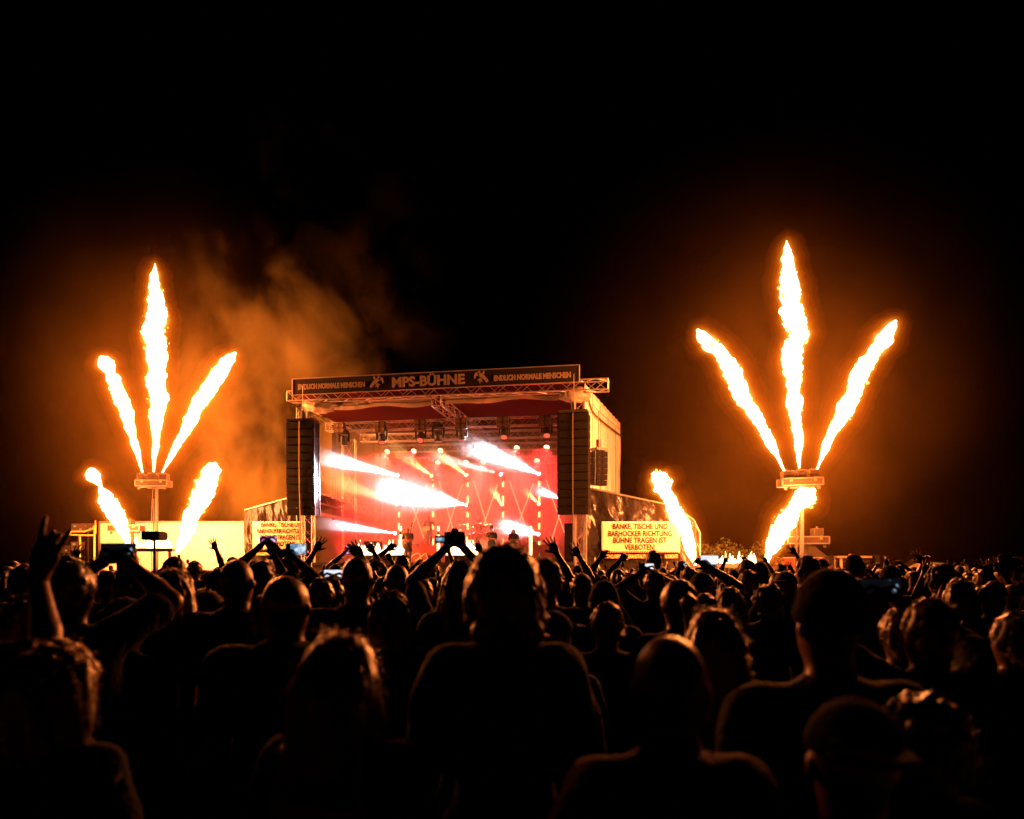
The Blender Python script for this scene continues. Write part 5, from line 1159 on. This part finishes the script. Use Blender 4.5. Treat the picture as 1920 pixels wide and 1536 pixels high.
# ------------------------------------------------------------------ the crowd: people near the camera, placed one by one
PLACED = []
HW = {None: .152, 'medium': .19, 'cropped': .155, 'short': .174, 'bob': .20, 'long': .205, 'bun': .17, 'ponytail': .17, 'curly': .238, 'cap': .182, 'cap_back': .182, 'hat': .20, 'beanie': .18}
CG = 'audience standing before the stage'
def near(px, topy, wpx, bk, hk, label, rz=0, wide=1.0, D=None, **kw):
    D = D or HW[hk] * F / wpx; x = (px - 960) / F * D; top = CZ + (HOR - topy) / F * D; PLACED.append((x, D)); return person(x, D, top, bk, hk, math.radians(rz), label, CG, wide=wide, **kw)
near(946, 1022, 118, 'slim', 'medium', D=2.1, label='tall shaggy-haired man nearest the camera at the centre, blocking the stage edge', rz=4, hairm=HAIRM[1], shirt=SHIRTS[0])
near(537, 1080, 78, 'wide', 'cropped', 'bald-headed man with broad shoulders left of centre in the front rows', rz=-4, hairm=HAIRM[2], wide=1.1)
near(1256, 1185, 152, 'slim', None, 'man with shaven round head very near the camera, right of centre', rz=3, D=1.45)
near(640, 1184, 150, 'down_f', 'long', 'woman with long fair hair near the camera in front of the bald man', rz=-14, D=1.75, hairm=HAIRM[2])
near(112, 1203, 135, 'down_f', 'bob', 'person with light bobbed hair in the near left corner', rz=-20, D=1.85, hairm=HAIRM[2])
near(1556, 1082, 150, 'wide', 'beanie', 'big man in a dark knitted cap, dark bulk in the right foreground', rz=6, D=1.9, hairm=HATM[0], shirt=SHIRTS[0])
near(1600, 1308, 150, 'down', 'cap_back', 'person in a cap very near the camera at the lower right', rz=-12, D=1.25)
near(1725, 1318, 110, 'down_f', 'curly', 'curly-haired person at the lower right behind the cap wearer', rz=10, D=1.7)
near(1337, 1140, 96, 'down_f', 'long', 'long-haired woman behind the shaven man, hair lit along its right side', rz=-8, D=2.6, hairm=HAIRM[1])
near(1138, 1131, 66, 'down', 'short', 'man with fluffy short hair between the centre man and the shaven man', rz=5, hairm=HAIRM[2])
near(1036, 1144, 76, 'down', 'cap', 'person in a peaked cap just right of the tall centre man', rz=-40, D=3.0)
near(1132, 1094, 56, 'down', 'beanie', 'person in a beanie behind the fluffy-haired man', rz=0)
near(1272, 1086, 60, 'down_f', 'ponytail', 'woman with tied hair below the right warning banner', rz=6, hairm=HAIRM[2], D=3.6)
near(1024, 1049, 52, 'down', 'short', 'dark-haired man half behind the tall centre man on the right', rz=2, D=4.3)
near(670, 1044, 56, 'wide', 'cropped', 'crop-haired man with wide shoulders before the left stage fire', rz=1, D=3.95)
near(745, 1056, 46, 'down', None, 'bald man a little left of the stage centre', rz=-3, D=4.9)
near(736, 1110, 66, 'down_f', 'bob', 'woman with bobbed hair below the bald man left of the stage centre', rz=-10, D=3.5)
near(866, 1050, 62, 'down_f', 'long', 'long-haired person with hair spreading to the shoulders left of the tall man', rz=5, D=4.0)
near(444, 1046, 60, 'wide', None, 'bald man before the pale left banner', rz=0, D=3.7)
near(325, 1068, 66, 'down_f', 'bob', 'person with fuzzy bobbed hair before the white trailer', rz=0, D=3.9, hairm=HAIRM[2])
near(389, 1108, 56, 'down', 'cap', 'shorter person in a cap under the white trailer', rz=-55, D=4.3)
near(622, 1083, 46, 'down', 'short', 'short person whose head sits left of the crop-haired wide man', rz=4, D=5.2)
near(503, 1118, 70, 'down', 'short', 'dark-haired head low behind the broad bald man', rz=3, D=3.4)
near(1440, 1103, 55, 'down', 'curly', 'curly-haired person left of the big man in the knitted cap', rz=4, D=5.4, hairm=HAIRM[1])
near(1366, 1101, 52, 'down_f', 'long', 'long-haired person behind the lit long-haired woman', rz=0, D=5.1)
near(1400, 1050, 30, 'wide', 'short', 'tall man standing between the two low right flames', rz=2, D=8.2)
near(1402, 1070, 36, 'down', 'short', 'round head just below the tall man between the right flames', rz=8, D=6.8)
near(1473, 1071, 44, 'wide', 'cap_back', 'heavy man in a cap under the right lifts', rz=-30, D=5.9)
near(1762, 1064, 40, 'wide', 'curly', 'wild-haired man below the pale marquee', rz=10, D=6.6)
near(1800, 1086, 50, 'down_f', 'bob', 'light-haired person right of the wild-haired man', rz=-20, D=5.3, hairm=HAIRM[2])
near(1862, 1092, 46, 'down', 'short', 'person with thick hair near the right picture edge', rz=-10, D=5.2)
near(1900, 1150, 80, 'down_f', 'short', 'person cut by the right picture edge in the front rows', rz=5, D=3.0)
near(1690, 1140, 80, 'down', 'short', 'dark head between the knitted cap and the wild-haired man', rz=-15, D=3.0)
near(1668, 1064, 34, 'down', 'beanie', 'round-headed person in a beanie below the lorry', rz=0, D=7.2)
near(60, 1118, 90, 'down', 'short', 'dark-haired person at the left edge below the raised arm', rz=-10, D=2.7)
near(235, 1120, 70, 'down', 'cap', 'person in a cap behind the raised phone on the left', rz=-30, D=3.3)
near(1225, 1033, 24, 'wide', 'short', 'taller man with a rucksack standing out before the right warning banner', rz=0, D=9.6)
near(1320, 1115, 55, 'down', 'short', 'person right below the tied-hair woman', rz=0, D=4.4)
near(790, 1085, 44, 'down', 'short', 'person under the raised camera arms on the left', rz=0, D=5.6)
near(1090, 1078, 42, 'down', 'short', 'person below the open hand right of centre', rz=5, D=5.9)
near(560, 1062, 34, 'down', 'cropped', 'person below the blue phone screen', rz=0, D=6.4)
near(410, 1068, 40, 'down', 'short', 'person between the bald man and the fuzzy bob before the trailer', rz=0, D=6.0)
# rucksack of the taller man
bx = (1225 - 960) / F * 9.6; rk = thing('rucksack', (bx, 9.45, 1.05), 'dark rucksack on the taller man before the right banner', 'rucksack'); V, Q = sdf_mesh([ell((0, 0, .25), (.17, .11, .26), .05), cap((-.1, 0, .1), (.1, 0, .1), .1, None, .05), ell((0, -.09, .18), (.11, .06, .12), .04)], .02); o = bpy.data.objects.new('bag', to_mesh('bag', V, Q, [SHIRTS[5]])); COL.objects.link(o); o.parent = rk; o.location = (0, -.05, 0)
mb = MB(); [mb.path([Vector((bx + sx * .11, 9.5, 1.2)), Vector((bx + sx * .13, 9.62, 1.52)), Vector((bx + sx * .12, 9.75, 1.4))], .018, 5) for sx in (-1, 1)]; mb.build('strap', SHIRTS[1], rk)
# people with raised hands and phones whose hands the photograph shows
def raised(px, handy, D, bk, hk, label, hand_dx, hand_z, rz=0, **kw):
    """px/handy: photo place of the raised hand's top; hand_dx, hand_z: where the pose has that top (for a 1.77 m person)"""
    tz = CZ + (HOR - handy) / F * D; s_ = tz / hand_z; s_ = min(1.10, max(.88, s_)); x = (px - 960) / F * D - hand_dx * s_
    PLACED.append((x, D)); return person(x, D, 1.77 * s_, bk, hk, math.radians(rz), label, CG, **kw), s_, x
raised(1048, 998, 6.8, 'one_open', 'short', 'person raising one spread hand right of the tall centre man', .27, 2.12)
raised(404, 1003, 10.5, 'one_open', 'short', 'person waving one open hand before the white trailer', .27, 2.12)
raised(508, 997, 7.0, 'horns', 'long', 'person holding two fingers up before the left banner', .25, 2.10)
raised(80, 955, 2.2, 'arm_edge', 'short', 'person at the far left stretching one arm high above the crowd', .43, 1.955)
raised(1090, 1010, 8.0, 'one_open', 'short', 'person lifting one hand beside the right truss tower', .27, 2.12)
raised(1116, 1012, 8.8, 'left_open', 'ponytail', 'person with left arm up at the black tent edge', -.27, 2.12)
raised(585, 1000, 8.5, 'both_open', 'short', 'person with both arms up left of the stage', -.27, 2.12)
raised(700, 1003, 8.6, 'horns', 'cap', 'person making horns before the left stage fire', .25, 2.10)
raised(722, 1005, 9.4, 'fist', 'short', 'person with raised fist before the left stage fire', -.2, 2.0)
raised(1735, 1043, 7.0, 'both_open', 'short', 'person with both arms raised near the pale marquee', -.27, 2.12)
raised(1788, 1040, 6.4, 'both_open_f', 'bob', 'person with both arms raised right of the pale marquee', -.25, 2.10)
raised(1870, 1062, 6.2, 'one_open', 'short', 'person with an open hand at the far right edge', .27, 2.12)
raised(125, 1015, 7.5, 'both_open', 'short', 'person with both hands up below the curved rail', -.27, 2.12)
raised(160, 1020, 6.0, 'fist', 'short', 'person with clenched hand up at the left', -.2, 2.0)
raised(1490, 1050, 12.0, 'one_open', 'short', 'person raising a hand under the right lifts', .27, 2.12)
raised(1555, 1052, 12.5, 'horns', 'short', 'person making horns before the red trailer', .25, 2.10)
raised(1170, 1025, 9.0, 'fist', 'short', 'person with fist up below the right warning banner', -.2, 2.0)
raised(905, 1003, 9.0, 'horns', 'bob', 'person with two fingers up below the singer', .25, 2.10)
raised(437, 1030, 12.0, 'clap', 'short', 'person clapping before the white trailer', 0, 1.75)
def holder(px, py, D, bk, hk, label, kind, w_, h_, plabel, roll=0.0, lit=1.0, wz=1.0):
    """someone holding a phone whose centre the photograph shows at (px, py)"""
    pc = PX(px, py, D); hy, hz, hx = {'phone2': (.36, 1.80, 0), 'phonehi': (.25, 1.97, 0), 'phone1': (.33, 1.87, .15)}[bk]
    s_ = min(1.10, max(.86, pc.z / hz)); x = pc.x - hx * s_; y = D - hy * s_; PLACED.append((x, y)); person(x, y, 1.77 * s_, bk, hk, 0, label, CG); phone(Vector((pc.x, D, hz * s_)), w_, h_, kind, plabel, roll, 0, lit)
holder(503, 1013, 6.4, 'phonehi', 'short', 'person filming with a pink lit phone before the left banner', 'pink', .15, .075, 'phone with a pink white picture held high before the left banner')
holder(556, 1030, 5.6, 'phone1', 'short', 'person filming with a blue lit phone right of the left banner', 'blue', .16, .085, 'phone with a blue screen in one hand by the left truss tower', 0, .8)
holder(1330, 1050, 6.0, 'phone1', 'cap', 'person reaching up with a phone between the right flames', 'white', .155, .08, 'phone with two bright patches held high by the low right flame')
holder(626, 1078, 5.4, 'phone2', 'short', 'person filming at head height left of the wide crop-haired man', 'white', .15, .08, 'bright white phone screen beside the crop-haired wide man')
holder(1212, 1064, 6.6, 'phone2', 'short', 'person filming behind the man with the rucksack', 'white', .14, .075, 'phone with a bright spot below the right banner', 0, .6)
holder(222, 1036, 3.3, 'phone2', 'short', 'person holding a dark phone sideways before the low left flame', 'dark', .16, .085, 'dark phone with two small light spots on the left')
holder(1650, 1105, 2.9, 'phone2', 'short', 'person holding a dark phone right of the big man in the knitted cap', 'dark', .17, .09, 'dark phone with blue specks right of the big man in the knitted cap', .02)
holder(654, 1030, 11.0, 'phonehi', 'short', 'person with a small upright phone before the left stage fire', 'pink', .075, .15, 'small upright pink phone before the left stage fire')
holder(1610, 1056, 10.5, 'phonehi', 'short', 'person with a small phone below the lorry', 'blue', .14, .07, 'small phone held up below the lorry cab')
holder(1520, 1056, 9.5, 'phonehi', 'beanie', 'person filming with arms arched below the right lifts', 'blue', .14, .07, 'small phone between arched arms below the right lifts')
holder(480, 1058, 9.0, 'phone2', 'short', 'person with a small phone left of the left banner', 'white', .13, .07, 'small phone glinting left of the left banner', 0, .4)
holder(1280, 1060, 11.0, 'phone2', 'short', 'person with a phone right of the right banner', 'blue', .14, .07, 'small blue phone at the right banner corner')
# the raised camera at the centre
D = 4.7; pc = PX(853, 1010, D); s_ = pc.z / 1.985; PLACED.append((pc.x, D - .25)); person(pc.x, D - .25 * s_, 1.77 * s_, 'phonehi', 'short', 0, 'person holding a camera overhead with both hands before the drums', CG)
t = thing('camera', pc, 'black camera with a small lit display held overhead at the stage centre', 'camera'); mb = MB(); mb.box(pc, .135, .06, .085); mb.box(pc + Vector((0, 0, .05)), .05, .05, .03); cbd = mb.build('camera_body', PHB, t, bevel=.012); mb = MB(); mb.lathe(pc + Vector((0, .03, 0)), Vector((0, 1, 0)), [(.035, 0), (.038, .06), (.034, .1)], 16); mb.build('camera_lens', PHB, t); mb = MB(); q = pc + Vector((-.088, -.01, -.006)); mb.box(q, .075, .008, .05); mb.build('flip_display', PHB, t); mb = MB(); mb.box(q + Vector((0, -.005, 0)), .062, .002, .02); mb.build('display_picture', SCR['blue'], t)
# dark box on a pole in the crowd at the left
D = 11.0; pc = PX(290, 1005, D); t = thing('camera_on_pole', (pc.x, D, 0), 'dark padded camera box on a pole before the left fire row', 'camera'); mb = MB(); mb.box(pc, .27, .3, .125); mb.build('camera_box', mat('padded_cover', (.02, .015, .012), .9, bump=.4), t, bevel=.025); mb = MB(); mb.tube(Vector((pc.x, D, 0)), pc, .018, 7); mb.tube(pc + Vector((-.1, 0, .06)), pc + Vector((-.1, 0, .085)), .008, 5); mb.tube(pc + Vector((.11, 0, .06)), pc + Vector((.11, 0, .085)), .008, 5); mb.build('pole', BLACKM, t)

# ------------------------------------------------------------------ the rest of the crowd
rr = random.Random(42)
ZONE = [(180, 'below the curved rail'), (340, 'below the left lifts'), (470, 'before the white trailer'), (600, 'below the left banner'), (760, 'before the left stage fire'), (900, 'before the drums'), (1060, 'before the right stage half'), (1290, 'below the right banner'), (1440, 'between the low right flames'), (1570, 'below the right lifts'), (1700, 'below the lorry'), (9999, 'at the far right')]
HDESC = {None: 'bald', 'medium': 'shaggy-haired', 'cropped': 'crop-haired', 'short': 'short-haired', 'bob': 'bob-haired', 'long': 'long-haired', 'bun': 'bun-haired', 'ponytail': 'ponytailed', 'curly': 'curly-haired', 'cap': 'cap-wearing', 'cap_back': 'backward-cap-wearing', 'hat': 'hat-wearing', 'beanie': 'beanie-wearing'}
PDESC = {'down': 'with lowered arms', 'slim': 'of slim build', 'down_f': 'with lowered arms', 'cross': 'with folded arms', 'wide': 'of broad build', 'one_open': 'raising one open hand', 'left_open': 'raising the left hand', 'horns': 'making horns with one hand', 'both_open': 'raising both arms', 'fist': 'raising a fist', 'both_open_f': 'raising both hands', 'clap': 'clapping', 'phone2': 'with hands joined at head height'}
def ok(x, y, m):
    return all((x - a) ** 2 + (y - b) ** 2 > m * m for a, b in PLACED)
NIND = 292 - len(PLACED)
spots = []
y = 4.9
while y < 21:
    n = int(1.42 * y / .72); 
    for i in range(n):
        x = (-.71 * y) + 1.42 * y * (i + .5) / n + rr.uniform(-.22, .22); yy = y + rr.uniform(-.25, .25)
        if ok(x, yy, .46): spots.append((yy, x)); PLACED.append((x, yy))
    y += .78
spots.sort()
far_spots = spots[NIND:]
LBL = {}
for (yy, x) in spots[:NIND]:
    hk = rr.choices([None, 'cropped', 'short', 'bob', 'long', 'bun', 'ponytail', 'curly', 'cap', 'cap_back', 'hat', 'beanie', 'medium'], [.4, 1.6, 6, 2.5, 4, 1, 2, 1.4, 1.6, .6, .7, 1, 4])[0]
    fem = hk in ('bob', 'long', 'bun', 'ponytail')
    bk = rr.choices(['down_f' if fem else rr.choice(('down', 'slim')), 'cross', 'wide' if not fem else 'down_f', 'one_open', 'left_open', 'horns', 'both_open', 'fist', 'both_open_f', 'clap'], [7, 1.5, 1.5, .3, .25, .2, .15, .2, .1, .25])[0]
    top = rr.gauss(1.65 if fem else 1.745, .08); px = 960 + x / yy * F; zn = next(z for l, z in ZONE if px < l); row = 'front' if yy < 7.5 else 'middle' if yy < 10 else 'rear' if yy < 13 else 'farther'
    person(x, yy, top, bk, hk, math.radians(rr.gauss(0, 14)) - math.atan2(x, yy) * .2, '%s person %s, %s rows %s' % (HDESC[hk], PDESC[bk], row, zn), CG, rr=rr)
# people whose description would be the same get their place in the row
byl = {}
for o in list(COL.objects):
    if o.get('category') == 'person': byl.setdefault(o['label'], []).append(o)
ORD = ['leftmost', 'second from left', 'third from left', 'fourth from left', 'fifth from left', 'sixth from left', 'seventh from left', 'eighth from left', 'ninth from left']
for l, os_ in byl.items():
    if len(os_) > 1:
        os_.sort(key=lambda o: o.location.x / o.location.y)
        for i, o in enumerate(os_): o['label'] = l + ', ' + (ORD[i] if i < len(os_) - 1 or i == 0 else 'rightmost')
# beyond those, the far crowd as one mass
lowb = []
for k, (ra, la, f_) in enumerate(((ARM_DOWN, ARM_DOWN, False), (ARM_DOWN, ARM_DOWN, True), (UP_OPEN, ARM_DOWN, False), (UP_OPEN, UP_HORN, False))):
    pr = [ell((0, 0, .985), (.17, .12, .14), .05), ell((0, 0, 1.25), (.175, .12, .24), .06), cap((-.12, 0, 1.41), (.12, 0, 1.41), .075, None, .05), cap((0, 0, 1.45), (0, 0, 1.58), .055, None, .03), ell((0, 0, 1.655), (.085, .10, .115), .02), cap((-.1, 0, .95), (-.11, 0, .05), .085, .05, .04), cap((.1, 0, .95), (.11, 0, .05), .085, .05, .04)]
    if f_: pr += [cap((0, -.06, 1.62), (0, -.09, 1.35), .09, .07, .04)]
    for sx, A in ((1, ra), (-1, la)):
        sh = Vector((sx * .18, 0, 1.42)); el_, wr = ik(sh, Vector((A['t'][0] * sx, A['t'][1], A['t'][2])), .3, .265, Vector((A['hint'][0] * sx, A['hint'][1], A['hint'][2]))); pr += [cap(sh, el_, .058, .046, .03), cap(el_, wr, .046, .03, .02), ell(wr + (wr - el_).normalized() * .09, (.05, .03, .08), .02)]
    lowb.append(sdf_mesh(pr, .042))
Vs = []; Qs = []; off = 0; y = 21.0; fs_ = list(far_spots)
while y < 33.0:
    n = int(1.45 * y / .85)
    for i in range(n): fs_.append((y + rr.uniform(-.3, .3), -.725 * y + 1.45 * y * (i + .5) / n + rr.uniform(-.3, .3)))
    y += 1.05
for (yy, x) in fs_:
    # keep clear of the lifts, the tents and the stage
    q = Vector((x, yy, 0)) - SO
    if q.dot(SV) > -2.4 or (abs(x - PX(1500, 0, DR).x) < 1.6 and yy > 28) or (x < -12 and yy > 34): continue
    V, Q = lowb[rr.choices([0, 1, 2, 3], [6, 3, .4, .15])[0]]; s_ = rr.gauss(1.715, .07) / 1.77; a = rr.gauss(0, .3); Rm = np.array([[math.cos(a), -math.sin(a), 0], [math.sin(a), math.cos(a), 0], [0, 0, 1]]); Vs.append(V @ Rm.T * s_ + np.array([x, yy, 0])); Qs.append(Q + off); off += len(V)
me = to_mesh('far_crowd', np.concatenate(Vs), np.concatenate(Qs), [mat('crowd_cloth', (.05, .038, .03), .7, var=.5, scale=1.5)])
o = bpy.data.objects.new('far_crowd', me); COL.objects.link(o); recentre(o); tag(o, 'dense far crowd packed up to the stage', 'crowd', kind='stuff')
# ------------------------------------------------------------------ smoke (real volumes lit by the fires)
def smoke(name, lo, hi, dens, label, lumpy, scale, seed, centre, rad, step=1.0, col=(0.92, 0.58, 0.14), soft=True, thr=(0.42, 0.72), aniso=0.0, power=1.0, erode=0.0):
    lo = Vector(lo); hi = Vector(hi)
    mb = MB(); mb.box((lo + hi) / 2, *(hi - lo))
    m = bpy.data.materials.new(name); m.use_nodes = True; t = m.node_tree; N = t.nodes; L = t.links
    N.remove(N['Principled BSDF']); v = N.new('ShaderNodeVolumePrincipled'); L.new(v.outputs[0], N['Material Output'].inputs['Volume'])
    v.inputs['Color'].default_value = (*col, 1); v.inputs['Anisotropy'].default_value = aniso
    g = N.new('ShaderNodeNewGeometry')
    # soft ellipsoid falloff
    s1 = N.new('ShaderNodeVectorMath'); s1.operation = 'SUBTRACT'; s1.inputs[1].default_value = centre; L.new(g.outputs['Position'], s1.inputs[0])
    s2 = N.new('ShaderNodeVectorMath'); s2.operation = 'DIVIDE'; s2.inputs[1].default_value = rad; L.new(s1.outputs[0], s2.inputs[0])
    ln = N.new('ShaderNodeVectorMath'); ln.operation = 'LENGTH'; L.new(s2.outputs[0], ln.inputs[0])
    mr = N.new('ShaderNodeMapRange'); mr.interpolation_type = 'SMOOTHERSTEP' if power == 1 else 'LINEAR'; mr.inputs[1].default_value = 0.0; mr.inputs[2].default_value = 1.0; mr.inputs[3].default_value = 1.0; mr.inputs[4].default_value = 0.0
    L.new(ln.outputs['Value'], mr.inputs[0])
    out = mr.outputs[0]
    if power != 1:
        pw_ = N.new('ShaderNodeMath'); pw_.operation = 'POWER'; pw_.inputs[1].default_value = power; L.new(out, pw_.inputs[0]); out = pw_.outputs[0]
    if lumpy:
        n = N.new('ShaderNodeTexNoise'); n.inputs['Scale'].default_value = scale; n.inputs['Detail'].default_value = 5; n.inputs['Roughness'].default_value = 0.58; n.inputs['Distortion'].default_value = 0.35
        ad = N.new('ShaderNodeVectorMath'); ad.operation = 'MULTIPLY_ADD'; ad.inputs[1].default_value = (1, 1, 0.75); ad.inputs[2].default_value = (seed, seed * .7, seed * 1.3); L.new(g.outputs['Position'], ad.inputs[0]); L.new(ad.outputs[0], n.inputs['Vector'])
        m2 = N.new('ShaderNodeMapRange'); m2.interpolation_type = 'SMOOTHSTEP'; m2.inputs[1].default_value = thr[0]; m2.inputs[2].default_value = thr[1]; m2.inputs[3].default_value = 1 - lumpy; m2.inputs[4].default_value = 1.0
        er = N.new('ShaderNodeMath'); er.operation = 'MULTIPLY_ADD'; er.inputs[1].default_value = erode; er.inputs[2].default_value = -erode; L.new(out, er.inputs[0])
        sm_ = N.new('ShaderNodeMath'); sm_.operation = 'ADD'; L.new(n.outputs['Fac'], sm_.inputs[0]); L.new(er.outputs[0], sm_.inputs[1]); L.new(sm_.outputs[0], m2.inputs[0])
        mm = N.new('ShaderNodeMath'); mm.operation = 'MULTIPLY'; L.new(out, mm.inputs[0]); L.new(m2.outputs[0], mm.inputs[1]); out = mm.outputs[0]
    md = N.new('ShaderNodeMath'); md.operation = 'MULTIPLY'; md.inputs[1].default_value = dens; L.new(out, md.inputs[0]); L.new(md.outputs[0], v.inputs['Density'])
    try: m.cycles.volume_step_rate = step
    except Exception: pass
    try: m.cycles.volume_sampling = 'MULTIPLE_IMPORTANCE'
    except Exception: pass
    o = mb.build(name, m); recentre(o)
    return tag(o, label, 'smoke', kind='stuff')

cL = PX(293, 720, DL); cR = PX(1495, 720, DR)
smoke('smoke', (cL.x - 12, DL - 5, 0.3), (cL.x + 12, DL + 4.9, 25), 0.0145, 'thin fire smoke glowing orange round the left flames', 0.55, 0.22, 3, (cL.x - .2, DL, cL.z - 2), (12, 6.5, 15), step=0.7, power=2.6, thr=(.35, .65))
smoke('smoke', (cL.x - 4, DL + 5, 0.5), (cL.x + 18, DL + 16, 32), 0.13, 'billowing smoke drifting from the left flames over the stage roof', 1.0, 0.20, 11, (cL.x + 5, DL + 7.5, 7), (13, 8.5, 26), step=0.35, thr=(.40, .68), power=1.0, erode=.16, col=(.92, .74, .26))
smoke('smoke', (cR.x - 14, DR - 5, 0.3), (cR.x + 11, DR + 5, 24), 0.0100, 'thin fire smoke glowing orange round the right flames', 0.6, 0.22, 5, (cR.x - .6, DR, cR.z - 2), (13, 6.5, 14), step=0.7, power=2.6, thr=(.35, .65))
# haze hanging inside the stage, lit by the lamps
def stage_haze():
    mb = MB(); mb.sbox(.35, SW - .12, 0.9, BACK - .25, FLOOR_Z + .03, 9.9)
    m = bpy.data.materials.new('stage_haze'); m.use_nodes = True; t = m.node_tree; N = t.nodes; L = t.links
    N.remove(N['Principled BSDF']); v = N.new('ShaderNodeVolumePrincipled'); L.new(v.outputs[0], N['Material Output'].inputs['Volume'])
    v.inputs['Color'].default_value = (.95, .93, .92, 1); v.inputs['Anisotropy'].default_value = 0.15
    g = N.new('ShaderNodeNewGeometry'); dt = N.new('ShaderNodeVectorMath'); dt.operation = 'DOT_PRODUCT'; dt.inputs[1].default_value = SV; L.new(g.outputs['Position'], dt.inputs[0])
    a = N.new('ShaderNodeMapRange'); a.interpolation_type = 'SMOOTHSTEP'; o0 = SO.dot(SV); a.inputs[1].default_value = o0 + 0.9; a.inputs[2].default_value = o0 + 3.6; a.inputs[3].default_value = 0.0; a.inputs[4].default_value = 1.0; L.new(dt.outputs['Value'], a.inputs[0])
    n = N.new('ShaderNodeTexNoise'); n.inputs['Scale'].default_value = .45; n.inputs['Detail'].default_value = 3; L.new(g.outputs['Position'], n.inputs['Vector'])
    b = N.new('ShaderNodeMapRange'); b.inputs[1].default_value = .32; b.inputs[2].default_value = .68; b.inputs[3].default_value = .05; b.inputs[4].default_value = .19; L.new(n.outputs['Fac'], b.inputs[0])
    mm = N.new('ShaderNodeMath'); mm.operation = 'MULTIPLY'; L.new(a.outputs[0], mm.inputs[0]); L.new(b.outputs[0], mm.inputs[1])
    sx = N.new('ShaderNodeSeparateXYZ'); L.new(g.outputs['Position'], sx.inputs[0]); hz = N.new('ShaderNodeMapRange'); hz.interpolation_type = 'SMOOTHSTEP'; hz.inputs[1].default_value = 6.6; hz.inputs[2].default_value = 9.6; hz.inputs[3].default_value = 1.0; hz.inputs[4].default_value = .22; L.new(sx.outputs['Z'], hz.inputs[0])
    m3 = N.new('ShaderNodeMath'); m3.operation = 'MULTIPLY'; L.new(mm.outputs[0], m3.inputs[0]); L.new(hz.outputs[0], m3.inputs[1]); L.new(m3.outputs[0], v.inputs['Density'])
    m.cycles.volume_step_rate = 0.7
    o = mb.build('stage_haze', m); recentre(o); tag(o, 'thin theatrical haze filling the stage', 'haze', kind='stuff')
stage_haze()
